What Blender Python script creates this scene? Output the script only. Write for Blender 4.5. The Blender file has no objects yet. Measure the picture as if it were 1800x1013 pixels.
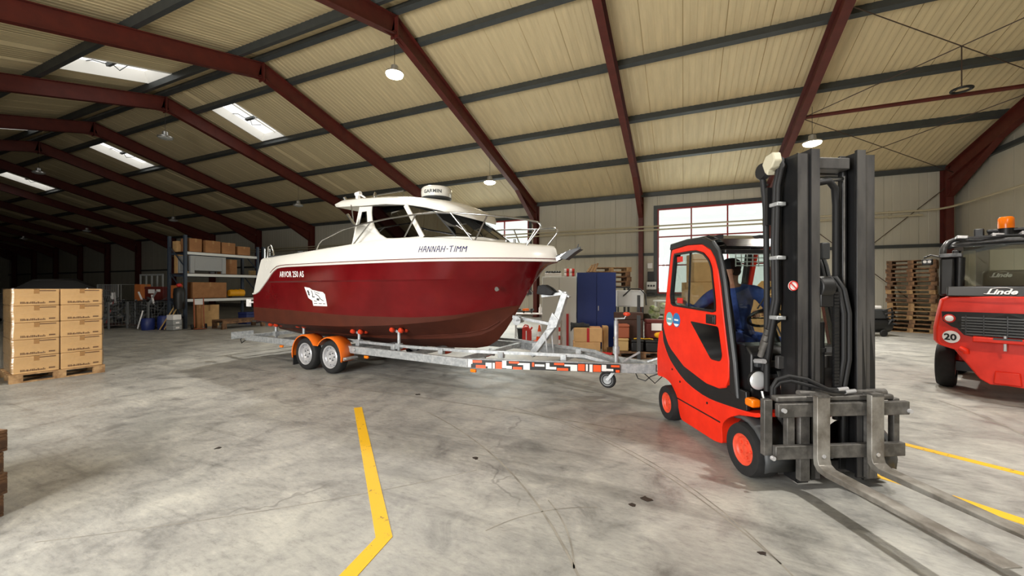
import bpy, bmesh, math, random
from mathutils import Vector, Matrix, Euler
PI = math.pi
random.seed(7)
scn = bpy.context.scene
COL = scn.collection

# ------------------------------------------------------------------ camera
cam_d = bpy.data.cameras.new('camera')
cam_d.sensor_fit = 'HORIZONTAL'
cam_d.sensor_width = 36.0
cam_d.lens = 36.0 * 685.0 / 1800.0
cam_d.shift_y = -1.5 / 1800.0
cam_d.clip_start = 0.05
cam_d.clip_end = 300
cam = bpy.data.objects.new('camera', cam_d)
COL.objects.link(cam)
YAW = math.atan2(301.0, 685.0)
cam.location = (0, 0, 1.55)
cam.rotation_euler = (PI / 2, 0, YAW)
scn.camera = cam

# ------------------------------------------------------------------ exposure, sky, daylight
scn.view_settings.view_transform = 'Standard'
scn.view_settings.look = 'None'
scn.view_settings.gamma = 1.0
scn.view_settings.use_curve_mapping = False
scn.view_settings.exposure = 0.0
scn.cycles.max_bounces = 7
scn.cycles.diffuse_bounces = 4
scn.cycles.glossy_bounces = 3
scn.cycles.transmission_bounces = 6
scn.cycles.transparent_max_bounces = 10
scn.cycles.sample_clamp_indirect = 8.0
scn.cycles.caustics_reflective = False
scn.cycles.caustics_refractive = False

world = bpy.data.worlds.new('overcast_sky')
scn.world = world
world.use_nodes = True
bg = world.node_tree.nodes['Background']
bg.inputs['Color'].default_value = (1.0, 0.985, 0.95, 1)
bg.inputs['Strength'].default_value = 1.6


def area_light(name, loc, rot, sx, sy, power, color=(1, 1, 1)):
    l = bpy.data.lights.new(name, 'AREA')
    l.shape = 'RECTANGLE'
    l.size = sx
    l.size_y = sy
    l.energy = power
    l.color = color
    o = bpy.data.objects.new(name, l)
    o.location = loc
    o.rotation_euler = rot
    COL.objects.link(o)
    return o


# daylight that falls in through the two big windows of the back wall and a front wall gate, unseen and added for its light
WIN_P, GATE_FILL_P = 260.0, 1180.0
for wx in (-9.65, 1.05):
    area_light('window_daylight', (wx, 19.75, 3.2), (-PI / 2, 0, 0), 4.2, 3.8, WIN_P, (1.0, 0.98, 0.94))
area_light('gate_fill_light', (-3.8, -3.6, 2.3), (PI / 2, 0, 0), 4.4, 4.4, GATE_FILL_P, (1.0, 0.99, 0.97))
LAMP_P = 1000.0
LAMP_COL = (1.0, 0.96, 0.90)
SKY_E = 1.7

# ------------------------------------------------------------------ helpers
def link(o, parent=None):
    COL.objects.link(o)
    if parent is not None:
        o.parent = parent
    return o


class MB:
    """collects shapes into one mesh"""
    def __init__(s, mtx=None):
        s.v = []
        s.f = []
        s.mi = []
        s.m = mtx
        s.cur = 0

    def add(s, vs, fs):
        n = len(s.v)
        for p in vs:
            p = Vector(p)
            s.v.append(s.m @ p if s.m else p)
        for f in fs:
            s.f.append([i + n for i in f])
            s.mi.append(s.cur)
        return s

    def box(s, x0, x1, y0, y1, z0, z1):
        x0, x1 = min(x0, x1), max(x0, x1)
        y0, y1 = min(y0, y1), max(y0, y1)
        z0, z1 = min(z0, z1), max(z0, z1)
        vs = [(x0, y0, z0), (x1, y0, z0), (x1, y1, z0), (x0, y1, z0), (x0, y0, z1), (x1, y0, z1), (x1, y1, z1), (x0, y1, z1)]
        return s.add(vs, [(3, 2, 1, 0), (4, 5, 6, 7), (0, 1, 5, 4), (1, 2, 6, 5), (2, 3, 7, 6), (3, 0, 4, 7)])

    def cbox(s, c, d, rot=None):
        hx, hy, hz = d[0] / 2, d[1] / 2, d[2] / 2
        R = rot.to_matrix() if rot else Matrix.Identity(3)
        vs = [Vector(c) + R @ Vector(q) for q in [(-hx, -hy, -hz), (hx, -hy, -hz), (hx, hy, -hz), (-hx, hy, -hz), (-hx, -hy, hz), (hx, -hy, hz), (hx, hy, hz), (-hx, hy, hz)]]
        return s.add(vs, [(3, 2, 1, 0), (4, 5, 6, 7), (0, 1, 5, 4), (1, 2, 6, 5), (2, 3, 7, 6), (3, 0, 4, 7)])

    def bar(s, a, b, w, h, up=(0, 0, 1)):
        """rectangular bar from a to b, width w (sideways) and height h (along up)"""
        a, b = Vector(a), Vector(b)
        d = (b - a).normalized()
        up = Vector(up)
        side = d.cross(up)
        if side.length < 1e-5:
            side = d.cross(Vector((1, 0, 0)))
        side.normalize()
        u = side.cross(d).normalized()
        vs = []
        for p in (a, b):
            for i, j in ((-1, -1), (1, -1), (1, 1), (-1, 1)):
                vs.append(p + side * (i * w / 2) + u * (j * h / 2))
        return s.add(vs, [(3, 2, 1, 0), (4, 5, 6, 7), (0, 1, 5, 4), (1, 2, 6, 5), (2, 3, 7, 6), (3, 0, 4, 7)])

    def cyl(s, a, b, r, n=12, r2=None, caps=True):
        a, b = Vector(a), Vector(b)
        d = (b - a).normalized()
        x = d.orthogonal().normalized()
        y = d.cross(x)
        r2 = r if r2 is None else r2
        vs = []
        for p, rr in ((a, r), (b, r2)):
            for i in range(n):
                t = 2 * PI * i / n
                vs.append(p + (x * math.cos(t) + y * math.sin(t)) * rr)
        fs = [(i, (i + 1) % n, n + (i + 1) % n, n + i) for i in range(n)]
        if caps:
            fs.append(tuple(range(n - 1, -1, -1)))
            fs.append(tuple(range(n, 2 * n)))
        return s.add(vs, fs)

    def tube(s, pts, r, n=8, closed=False):
        pts = [Vector(p) for p in pts]
        rr = r if isinstance(r, (list, tuple)) else [r] * len(pts)
        vs, fs = [], []
        L = len(pts)
        x = None
        for i, p in enumerate(pts):
            if closed:
                d = pts[(i + 1) % L] - pts[i - 1]
            else:
                d = pts[min(i + 1, L - 1)] - pts[max(i - 1, 0)]
            d.normalize()
            if x is None:
                x = d.orthogonal().normalized()
            else:
                x = (x - d * x.dot(d))
                x = x.normalized() if x.length > 1e-6 else d.orthogonal().normalized()
            y = d.cross(x)
            for k in range(n):
                t = 2 * PI * k / n
                vs.append(p + (x * math.cos(t) + y * math.sin(t)) * rr[i])
        for i in range(L if closed else L - 1):
            j = (i + 1) % L
            for k in range(n):
                fs.append((i * n + k, i * n + (k + 1) % n, j * n + (k + 1) % n, j * n + k))
        if not closed:
            fs.append(tuple(range(n - 1, -1, -1)))
            fs.append(tuple((L - 1) * n + k for k in range(n)))
        return s.add(vs, fs)

    def lathe(s, prof, o=(0, 0, 0), axis='Z', n=24, caps=True):
        """profile [(radius, height)] turned about an axis through o"""
        o = Vector(o)
        vs, fs = [], []
        for r, h in prof:
            for k in range(n):
                t = 2 * PI * k / n
                a, b = r * math.cos(t), r * math.sin(t)
                p = {'Z': (a, b, h), 'Y': (b, h, a), 'X': (h, a, b)}[axis]
                vs.append(o + Vector(p))
        for i in range(len(prof) - 1):
            for k in range(n):
                fs.append((i * n + k, i * n + (k + 1) % n, (i + 1) * n + (k + 1) % n, (i + 1) * n + k))
        if caps and prof[0][0] > 1e-6:
            fs.append(tuple(range(n - 1, -1, -1)))
        if caps and prof[-1][0] > 1e-6:
            fs.append(tuple((len(prof) - 1) * n + k for k in range(n)))
        return s.add(vs, fs)

    def prism(s, poly, axis, a, b):
        """2D outline extruded along an axis from a to b. axis X: poly=(y,z); Y: (x,z); Z: (x,y)"""
        n = len(poly)
        ar = sum(poly[i][0] * poly[(i + 1) % n][1] - poly[(i + 1) % n][0] * poly[i][1] for i in range(n))
        if ar < 0:
            poly = poly[::-1]
        if axis == 'Y':
            poly = poly[::-1]
        f = {'X': lambda p, t: (t, p[0], p[1]), 'Y': lambda p, t: (p[0], t, p[1]), 'Z': lambda p, t: (p[0], p[1], t)}[axis]
        a, b = min(a, b), max(a, b)
        vs = [f(p, a) for p in poly] + [f(p, b) for p in poly]
        fs = [tuple(range(n - 1, -1, -1)), tuple(range(n, 2 * n))]
        fs += [(i, (i + 1) % n, n + (i + 1) % n, n + i) for i in range(n)]
        return s.add(vs, fs)

    def ring(s, outer, inner, axis, a, b):
        """frame between two outlines with the same number of points, extruded along an axis"""
        n = len(outer)
        f = {'X': lambda p, t: (t, p[0], p[1]), 'Y': lambda p, t: (p[0], t, p[1]), 'Z': lambda p, t: (p[0], p[1], t)}[axis]
        vs = [f(p, a) for p in outer] + [f(p, a) for p in inner] + [f(p, b) for p in outer] + [f(p, b) for p in inner]
        fs = []
        for i in range(n):
            j = (i + 1) % n
            fs += [(i, j, n + j, n + i), (2 * n + i, 3 * n + i, 3 * n + j, 2 * n + j), (i, 2 * n + i, 2 * n + j, j), (n + i, n + j, 3 * n + j, 3 * n + i)]
        return s.add(vs, fs)

    def loft(s, secs, close=False, cap0=False, cap1=False):
        n = len(secs[0])
        vs = [p for sec in secs for p in sec]
        fs = []
        for i in range(len(secs) - 1):
            for k in range(n if close else n - 1):
                fs.append((i * n + k, i * n + (k + 1) % n, (i + 1) * n + (k + 1) % n, (i + 1) * n + k))
        if cap0:
            fs.append(tuple(range(n - 1, -1, -1)))
        if cap1:
            fs.append(tuple((len(secs) - 1) * n + k for k in range(n)))
        return s.add(vs, fs)

    def ball(s, c, r, nu=12, nv=8):
        c = Vector(c)
        r = r if isinstance(r, (tuple, list)) else (r, r, r)
        vs, fs = [], []
        for i in range(nv + 1):
            a = PI * i / nv
            for k in range(nu):
                t = 2 * PI * k / nu
                vs.append(c + Vector((r[0] * math.sin(a) * math.cos(t), r[1] * math.sin(a) * math.sin(t), -r[2] * math.cos(a))))
        for i in range(nv):
            for k in range(nu):
                fs.append((i * nu + k, i * nu + (k + 1) % nu, (i + 1) * nu + (k + 1) % nu, (i + 1) * nu + k))
        return s.add(vs, fs)

    def mesh(s, name, mats, smooth=None, fix=True):
        me = bpy.data.meshes.new(name)
        me.from_pydata([tuple(p) for p in s.v], [], s.f)
        if not isinstance(mats, (list, tuple)):
            mats = [mats]
        for m in mats:
            me.materials.append(m)
        if any(s.mi):
            me.polygons.foreach_set('material_index', s.mi)
        if fix:
            bm = bmesh.new()
            bm.from_mesh(me)
            bmesh.ops.remove_doubles(bm, verts=bm.verts, dist=1e-5)
            bmesh.ops.recalc_face_normals(bm, faces=bm.faces)
            bm.to_mesh(me)
            bm.free()
        if smooth:
            me.polygons.foreach_set('use_smooth', [True] * len(me.polygons))
            me.set_sharp_from_angle(angle=math.radians(smooth))
        me.update()
        return me

    def build(s, name, mats, parent=None, smooth=None, bevel=0, seg=2, sub=0, solid=0, loc=None, fix=True):
        o = bpy.data.objects.new(name, s.mesh(name, mats, smooth, fix))
        link(o, parent)
        if loc:
            o.location = loc
        if solid:
            m = o.modifiers.new('solid', 'SOLIDIFY')
            m.thickness = abs(solid)
            m.offset = -1 if solid > 0 else 1
        if bevel:
            m = o.modifiers.new('bevel', 'BEVEL')
            m.width = bevel
            m.segments = seg
            m.limit_method = 'ANGLE'
            m.angle_limit = math.radians(35)
            if smooth is None:
                o.data.polygons.foreach_set('use_smooth', [True] * len(o.data.polygons))
                o.data.set_sharp_from_angle(angle=math.radians(35))
        if sub:
            m = o.modifiers.new('sub', 'SUBSURF')
            m.levels = sub
            m.render_levels = sub
        return o


def tag(o, label=None, cat=None, group=None, kind=None):
    if label:
        o['label'] = label
    if cat:
        o['category'] = cat
    if group:
        o['group'] = group
    if kind:
        o['kind'] = kind
    return o


def empty(name, loc=(0, 0, 0), rz=0.0, parent=None):
    o = bpy.data.objects.new(name, None)
    o.empty_display_size = 0.2
    link(o, parent)
    o.location = loc
    o.rotation_euler = (0, 0, rz)
    return o


def thing(name, label, cat, loc=(0, 0, 0), rz=0.0, group=None):
    return tag(empty(name, loc, rz), label, cat, group)


KIDS = {}


def copy_tree(o, parent=None):
    c = o.copy()
    COL.objects.link(c)
    c.parent = parent
    for ch in [x for x in bpy.data.objects if x.parent == o]:
        copy_tree(ch, c)
    return c


def inst(name, me, parent=None, loc=(0, 0, 0), rot=(0, 0, 0), scale=None):
    o = bpy.data.objects.new(name, me)
    link(o, parent)
    o.location = loc
    o.rotation_euler = rot
    if scale:
        o.scale = scale
    return o


def rrect(w, h, r, n=4, cx=0.0, cy=0.0):
    """rounded rectangle outline"""
    pts = []
    for qx, qy, a0 in ((1, 1, 0), (-1, 1, PI / 2), (-1, -1, PI), (1, -1, 3 * PI / 2)):
        for i in range(n + 1):
            a = a0 + PI / 2 * i / n
            pts.append((cx + qx * (w / 2 - r) + r * math.cos(a), cy + qy * (h / 2 - r) + r * math.sin(a)))
    return pts


def round_poly(pts, rad, n=4):
    """rounds the corners of a 2D outline; rad is one radius or one per corner"""
    out = []
    L = len(pts)
    for i in range(L):
        r = rad[i] if isinstance(rad, (list, tuple)) else rad
        p0, p, p1 = Vector(pts[i - 1]), Vector(pts[i]), Vector(pts[(i + 1) % L])
        a, b = (p0 - p), (p1 - p)
        r = min(r, a.length * .49, b.length * .49)
        if r < 1e-4:
            out.append(tuple(p))
            continue
        s, e = p + a.normalized() * r, p + b.normalized() * r
        for k in range(n + 1):
            t = k / n
            q = s * (1 - t) ** 2 + p * 2 * t * (1 - t) + e * t * t
            out.append(tuple(q))
    return out


def lerp_tab(tab, x):
    """piecewise smooth interpolation of [(x, y...)]"""
    if x <= tab[0][0]:
        return tab[0][1:]
    for a, b in zip(tab, tab[1:]):
        if x <= b[0]:
            t = (x - a[0]) / (b[0] - a[0])
            return tuple(p + (q - p) * t for p, q in zip(a[1:], b[1:]))
    return tab[-1][1:]


def cat_tab(tab, x):
    """Catmull-Rom interpolation of [(x, y)]"""
    n = len(tab)
    if x <= tab[0][0]:
        return tab[0][1]
    if x >= tab[-1][0]:
        return tab[-1][1]
    for i in range(n - 1):
        if x <= tab[i + 1][0]:
            x0, y0 = tab[i]
            x1, y1 = tab[i + 1]
            h = x1 - x0
            m0 = (y1 - y0) / h if i == 0 else (y1 - tab[i - 1][1]) / (x1 - tab[i - 1][0])
            m1 = (y1 - y0) / h if i == n - 2 else (tab[i + 2][1] - y0) / (tab[i + 2][0] - x0)
            t = (x - x0) / h
            return (2 * t ** 3 - 3 * t ** 2 + 1) * y0 + (t ** 3 - 2 * t ** 2 + t) * h * m0 + (-2 * t ** 3 + 3 * t ** 2) * y1 + (t ** 3 - t ** 2) * h * m1


# ------------------------------------------------------------------ materials
def srgb(r, g, b):
    f = lambda c: (c / 255 / 12.92) if c / 255 <= .04045 else ((c / 255 + .055) / 1.055) ** 2.4
    return (f(r), f(g), f(b), 1)


def mat(name, col, rough=0.5, metal=0.0, var=0.0, scale=6.0, bump=0.0, bscale=None, coat=0.0, col2=None, spec=None, alpha=None, emit=0.0, stretch=None, detail=5):
    """principled material; var mixes towards a darker (or col2) tone with object-space noise"""
    m = bpy.data.materials.new(name)
    m.use_nodes = True
    nt = m.node_tree
    p = nt.nodes['Principled BSDF']
    c = srgb(*col)
    p.inputs['Base Color'].default_value = c
    p.inputs['Roughness'].default_value = rough
    p.inputs['Metallic'].default_value = metal
    if coat:
        p.inputs['Coat Weight'].default_value = coat
        p.inputs['Coat Roughness'].default_value = 0.08
    if spec is not None:
        p.inputs['Specular IOR Level'].default_value = spec
    if emit:
        p.inputs['Emission Color'].default_value = c
        p.inputs['Emission Strength'].default_value = emit
    if alpha is not None:
        p.inputs['Alpha'].default_value = alpha
    if var or bump:
        tc = nt.nodes.new('ShaderNodeTexCoord')
        mp = nt.nodes.new('ShaderNodeMapping')
        nt.links.new(tc.outputs['Object'], mp.inputs['Vector'])
        if stretch:
            mp.inputs['Scale'].default_value = stretch
        nz = nt.nodes.new('ShaderNodeTexNoise')
        nz.inputs['Scale'].default_value = scale
        nz.inputs['Detail'].default_value = detail
        nz.inputs['Roughness'].default_value = 0.6
        nt.links.new(mp.outputs['Vector'], nz.inputs['Vector'])
        if var:
            rp = nt.nodes.new('ShaderNodeValToRGB')
            rp.color_ramp.elements[0].position = 0.38
            rp.color_ramp.elements[1].position = 0.66
            d = srgb(*col2) if col2 else tuple(x * (1 - var) for x in c[:3]) + (1,)
            rp.color_ramp.elements[0].color = d
            rp.color_ramp.elements[1].color = c
            nt.links.new(nz.outputs['Fac'], rp.inputs['Fac'])
            nt.links.new(rp.outputs['Color'], p.inputs['Base Color'])
            mr = nt.nodes.new('ShaderNodeMapRange')
            mr.inputs['To Min'].default_value = min(1, rough + .12)
            mr.inputs['To Max'].default_value = max(0, rough - .08)
            nt.links.new(nz.outputs['Fac'], mr.inputs['Value'])
            nt.links.new(mr.outputs['Result'], p.inputs['Roughness'])
        if bump:
            n2 = nt.nodes.new('ShaderNodeTexNoise')
            n2.inputs['Scale'].default_value = bscale or scale * 4
            n2.inputs['Detail'].default_value = 4
            nt.links.new(mp.outputs['Vector'], n2.inputs['Vector'])
            b = nt.nodes.new('ShaderNodeBump')
            b.inputs['Strength'].default_value = bump
            b.inputs['Distance'].default_value = 0.02
            nt.links.new(n2.outputs['Fac'], b.inputs['Height'])
            nt.links.new(b.outputs['Normal'], p.inputs['Normal'])
    return m


def glass(name, tint=(235, 240, 238), mix=0.12, rough=0.02):
    """thin window glass: mostly see-through, some reflection"""
    m = bpy.data.materials.new(name)
    m.use_nodes = True
    nt = m.node_tree
    nt.nodes.remove(nt.nodes['Principled BSDF'])
    out = nt.nodes['Material Output']
    tr = nt.nodes.new('ShaderNodeBsdfTransparent')
    tr.inputs['Color'].default_value = srgb(*tint)
    gl = nt.nodes.new('ShaderNodeBsdfGlossy')
    gl.inputs['Roughness'].default_value = rough
    fr = nt.nodes.new('ShaderNodeFresnel')
    ge = nt.nodes.new('ShaderNodeNewGeometry')      # same reflectance from either side of the pane
    io = nt.nodes.new('ShaderNodeMapRange')
    io.inputs['To Min'].default_value = 1.45
    io.inputs['To Max'].default_value = 1 / 1.45
    nt.links.new(ge.outputs['Backfacing'], io.inputs['Value'])
    nt.links.new(io.outputs['Result'], fr.inputs['IOR'])
    ad = nt.nodes.new('ShaderNodeMath')
    ad.operation = 'ADD'
    ad.inputs[1].default_value = mix * .3
    mx = nt.nodes.new('ShaderNodeMixShader')
    nt.links.new(fr.outputs[0], ad.inputs[0])
    nt.links.new(ad.outputs[0], mx.inputs['Fac'])
    nt.links.new(tr.outputs[0], mx.inputs[1])
    nt.links.new(gl.outputs[0], mx.inputs[2])
    nt.links.new(mx.outputs[0], out.inputs['Surface'])
    return m


def emission(name, col, strength):
    m = bpy.data.materials.new(name)
    m.use_nodes = True
    nt = m.node_tree
    nt.nodes.remove(nt.nodes['Principled BSDF'])
    e = nt.nodes.new('ShaderNodeEmission')
    e.inputs['Color'].default_value = srgb(*col)
    e.inputs['Strength'].default_value = strength
    nt.links.new(e.outputs[0], nt.nodes['Material Output'].inputs['Surface'])
    return m


M = {}
M['frame_red'] = mat('oxide_red_steel', (94, 33, 23), .55, var=.25, scale=3)
M['purlin'] = mat('dark_grey_galvanised_steel', (72, 76, 76), .5, .2, var=.15, scale=3)
M['roof_panel'] = mat('cream_roof_sheet', (224, 205, 162), .55, var=.14, scale=1.6, stretch=(3, .35, 1))
M['wall_panel'] = mat('cream_wall_sheet', (200, 195, 178), .55, var=.10, scale=1.2, stretch=(2, 1, .3))
M['plinth'] = mat('grey_plinth_concrete', (110, 106, 98), .8, var=.2, scale=4)
M['white'] = mat('white_paint', (232, 230, 224), .45)
M['window_red'] = mat('red_window_frame', (140, 28, 28), .45)
M['opal'] = emission('opal_skylight_dome', (255, 253, 248), SKY_E)
M['lamp_on'] = emission('lit_lamp_glass', (255, 240, 205), 28)
M['lamp_off'] = mat('dull_lamp_glass', (190, 190, 185), .4)
M['alu'] = mat('brushed_aluminium', (190, 190, 188), .35, .8)
M['black'] = mat('black_plastic', (22, 22, 23), .5)
M['pane'] = glass('clear_window_glass')
M['pipe'] = mat('cream_pipe', (188, 178, 150), .5)
M['rod'] = mat('brown_steel_rod', (70, 52, 42), .6)
# ------------------------------------------------------------------ the hall
FX = [8.65, 3.25, -1.8, -7.0, -12.35, -17.9, -23.5, -29.1, -34.8, -40.4, -46.1, -51.8, -57.5, -63.2, -68.9, -74.6]
X0, X1 = -77.0, 9.0
Y0, Y1, YR = -3.4, 19.3, 8.2
SL = 0.2687
ZR = 8.95          # underside of the roof sheets at the ridge


def zroof(y):
    return ZR - SL * abs(y - YR)


def concrete():
    m = bpy.data.materials.new('worn_concrete')
    m.use_nodes = True
    nt = m.node_tree
    L = nt.links
    p = nt.nodes['Principled BSDF']
    tc = nt.nodes.new('ShaderNodeTexCoord')

    def noise(scale, det=6, rough=.6, stretch=None, rot=0, dist=0):
        mp = nt.nodes.new('ShaderNodeMapping')
        L.new(tc.outputs['Object'], mp.inputs['Vector'])
        if stretch:
            mp.inputs['Scale'].default_value = stretch
        mp.inputs['Rotation'].default_value = (0, 0, rot)
        n = nt.nodes.new('ShaderNodeTexNoise')
        n.inputs['Scale'].default_value = scale
        n.inputs['Detail'].default_value = det
        n.inputs['Roughness'].default_value = rough
        n.inputs['Distortion'].default_value = dist
        L.new(mp.outputs['Vector'], n.inputs['Vector'])
        return n

    def ramp(src, stops):
        r = nt.nodes.new('ShaderNodeValToRGB')
        el = r.color_ramp.elements
        el[0].position, el[0].color = stops[0][0], stops[0][1]
        el[1].position, el[1].color = stops[-1][0], stops[-1][1]
        for a, c in stops[1:-1]:
            e = el.new(a)
            e.color = c
        L.new(src, r.inputs['Fac'])
        return r

    def mixc(fac, a, b, mode='MIX', f=None):
        x = nt.nodes.new('ShaderNodeMix')
        x.data_type = 'RGBA'
        x.blend_type = mode
        if f is not None:
            x.inputs['Factor'].default_value = f
        else:
            L.new(fac, x.inputs['Factor'])
        L.new(a, x.inputs['A'])
        if hasattr(b, 'is_linked'):
            L.new(b, x.inputs['B'])
        else:
            x.inputs['B'].default_value = b
        return x.outputs['Result']

    big = noise(.45, 5, .62)
    base = ramp(big.outputs['Fac'], [(.32, srgb(134, 134, 130)), (.5, srgb(159, 158, 153)), (.68, srgb(175, 174, 167))])
    med = noise(2.6, 8, .68, dist=.6)
    r2 = ramp(med.outputs['Fac'], [(.30, (.50, .50, .50, 1)), (.44, (.86, .86, .86, 1)), (.56, (1.04, 1.035, 1.02, 1)), (.72, (1.24, 1.225, 1.18, 1))])
    c = mixc(None, base.outputs['Color'], r2.outputs['Color'], 'MULTIPLY', 1.0)
    # dark tyre and oil streaks
    st = noise(1.5, 7, .7, (.25, 2.2, 1), .35, .5)
    r3 = ramp(st.outputs['Fac'], [(.30, (.62, .62, .62, 1)), (.46, (1, 1, 1, 1)), (1, (1, 1, 1, 1))])
    c = mixc(None, c, r3.outputs['Color'], 'MULTIPLY', .9)
    fine = noise(17, 8, .78, (.6, 1.5, 1), .5)
    r4 = ramp(fine.outputs['Fac'], [(.30, (.62, .62, .62, 1)), (.46, (.94, .94, .94, 1)), (.58, (1.04, 1.04, 1.03, 1)), (.72, (1.28, 1.27, 1.24, 1))])
    c = mixc(None, c, r4.outputs['Color'], 'MULTIPLY', 1.0)
    # hairline cracks
    wp = noise(1.3, 4, .6)
    vm = nt.nodes.new('ShaderNodeVectorMath')
    vm.operation = 'MULTIPLY_ADD'
    vm.inputs[1].default_value = (.9, .9, 0)
    L.new(wp.outputs['Color'], vm.inputs[0])
    L.new(tc.outputs['Object'], vm.inputs[2])
    vo = nt.nodes.new('ShaderNodeTexVoronoi')
    vo.feature = 'DISTANCE_TO_EDGE'
    vo.inputs['Scale'].default_value = .42
    L.new(vm.outputs[0], vo.inputs['Vector'])
    cr = ramp(vo.outputs['Distance'], [(0, (1, 1, 1, 1)), (.0035, (1, 1, 1, 1)), (.006, (0, 0, 0, 1))])
    gate = noise(.9, 2)
    cg = ramp(gate.outputs['Fac'], [(.52, (0, 0, 0, 1)), (.62, (.35, .35, .35, 1))])
    mm = nt.nodes.new('ShaderNodeMath')
    mm.operation = 'MULTIPLY'
    L.new(cr.outputs['Color'], mm.inputs[0])
    L.new(cg.outputs['Color'], mm.inputs[1])
    c = mixc(mm.outputs[0], c, srgb(58, 54, 50))
    # small dark spots
    v2 = nt.nodes.new('ShaderNodeTexVoronoi')
    v2.inputs['Scale'].default_value = 1.15
    v2.inputs['Randomness'].default_value = 1
    L.new(vm.outputs[0], v2.inputs['Vector'])
    sp = ramp(v2.outputs['Distance'], [(0, (.8, .8, .8, 1)), (.028, (.7, .7, .7, 1)), (.045, (0, 0, 0, 1))])
    c = mixc(sp.outputs['Color'], c, srgb(52, 46, 40))
    L.new(c, p.inputs['Base Color'])
    rr = nt.nodes.new('ShaderNodeMapRange')
    rr.inputs['From Min'].default_value = .3
    rr.inputs['From Max'].default_value = .7
    rr.inputs['To Min'].default_value = .36
    rr.inputs['To Max'].default_value = .62
    L.new(med.outputs['Fac'], rr.inputs['Value'])
    L.new(rr.outputs['Result'], p.inputs['Roughness'])
    b = nt.nodes.new('ShaderNodeBump')
    b.inputs['Strength'].default_value = .25
    b.inputs['Distance'].default_value = .01
    L.new(med.outputs['Fac'], b.inputs['Height'])
    L.new(b.outputs['Normal'], p.inputs['Normal'])
    return m


M['concrete'] = concrete()


def struct(o):
    o['kind'] = 'structure'
    return o


fl = MB().box(X0 - .3, X1 + .3, Y0 - 8, Y1 + 6, -.25, 0).build('floor', M['concrete'])
struct(fl)
tag(fl, 'worn grey concrete hall floor with stains, cracks and tyre marks')

# yellow floor lines (paint, a few millimetres of film)
def paint_mat():
    m = mat('worn_yellow_paint', (238, 196, 30), .55)
    nt = m.node_tree
    p = nt.nodes['Principled BSDF']
    tc = nt.nodes.new('ShaderNodeTexCoord')
    n = nt.nodes.new('ShaderNodeTexNoise')
    n.inputs['Scale'].default_value = 16
    n.inputs['Detail'].default_value = 6
    n.inputs['Roughness'].default_value = .7
    nt.links.new(tc.outputs['Object'], n.inputs['Vector'])
    r = nt.nodes.new('ShaderNodeValToRGB')
    r.color_ramp.elements[0].position = .34
    r.color_ramp.elements[0].color = srgb(120, 104, 60)
    r.color_ramp.elements[1].position = .40
    r.color_ramp.elements[1].color = srgb(226, 176, 24)
    nt.links.new(n.outputs['Fac'], r.inputs['Fac'])
    nt.links.new(r.outputs['Color'], p.inputs['Base Color'])
    return m


M['yellow_paint'] = paint_mat()


def floor_line(pts, w, k=0):
    """painted line as a strip along a ground path"""
    mb = MB()
    pts = [Vector((a, b, 0)) for a, b in pts]
    offs = []
    for i, p in enumerate(pts):
        d0 = (pts[i] - pts[i - 1]).normalized() if i else (pts[1] - pts[0]).normalized()
        d1 = (pts[i + 1] - pts[i]).normalized() if i < len(pts) - 1 else d0
        t = (d0 + d1).normalized()
        nrm = Vector((-t.y, t.x, 0))
        offs.append(nrm * (w / 2 / max(.3, nrm.dot(Vector((-d0.y, d0.x, 0))))))
    for i in range(len(pts) - 1):
        a, b = pts[i], pts[i + 1]
        q = [a - offs[i], b - offs[i + 1], b + offs[i + 1], a + offs[i]]
        mb.add([(v.x, v.y, 0.0) for v in q] + [(v.x, v.y, .003) for v in q], [(4, 5, 6, 7), (0, 1, 5, 4), (1, 2, 6, 5), (2, 3, 7, 6), (3, 0, 4, 7)])
    return mb.build('marking_line', M['yellow_paint'], fl)


# --- back, front and gable walls built of upright sheet panels
WIN = [(-11.8, -7.5), (-1.1, 3.2)]
WZ0, WZ1 = 1.25, 5.18


def panel_mesh(w, h, name='wall_panel', t=.06):
    """flat upright sheet with a narrow recessed joint and shallow beads"""
    mb = MB()
    prof = [(0, .022), (.012, 0), (w * .25 - .012, 0), (w * .25, .006), (w * .25 + .012, 0), (w * .5 - .012, 0), (w * .5, .006), (w * .5 + .012, 0),
            (w * .75 - .012, 0), (w * .75, .006), (w * .75 + .012, 0), (w - .012, 0), (w, .022)]
    mb.prism(prof + [(w, t), (0, t)], 'Z', 0, h)
    return mb.mesh(name, M['wall_panel'])


wb = struct(MB().box(X0, X1, Y1 + .07, Y1 + .12, 0, .36).build('wall_back', M['plinth']))
tag(wb, 'cream sheet metal long wall with two large windows')
wtop = zroof(Y1) + .02
pm_full = panel_mesh(1.0, wtop - .3)
pm_low = panel_mesh(1.0, WZ0 - .3)
pm_high = panel_mesh(1.0, wtop - WZ1)


def inwin(x):
    return any(a - .02 < x < b + .02 for a, b in WIN)


segs = []
x = X1
while x > X0 + .01:
    x2 = max(x - 1.0, X0)
    segs.append((x2, x))
    x = x2
cuts = sorted(set([a for s in segs for a in s] + [w for ws in WIN for w in ws]))
for a, b in zip(cuts, cuts[1:]):
    w = b - a
    if w < .01:
        continue
    if inwin((a + b) / 2):
        inst('wall_panel', pm_low, wb, (a, Y1, .3), scale=(w, 1, 1))
        inst('wall_panel', pm_high, wb, (a, Y1, WZ1), scale=(w, 1, 1))
    else:
        inst('wall_panel', pm_full, wb, (a, Y1, .3), scale=(w, 1, 1))
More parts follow.
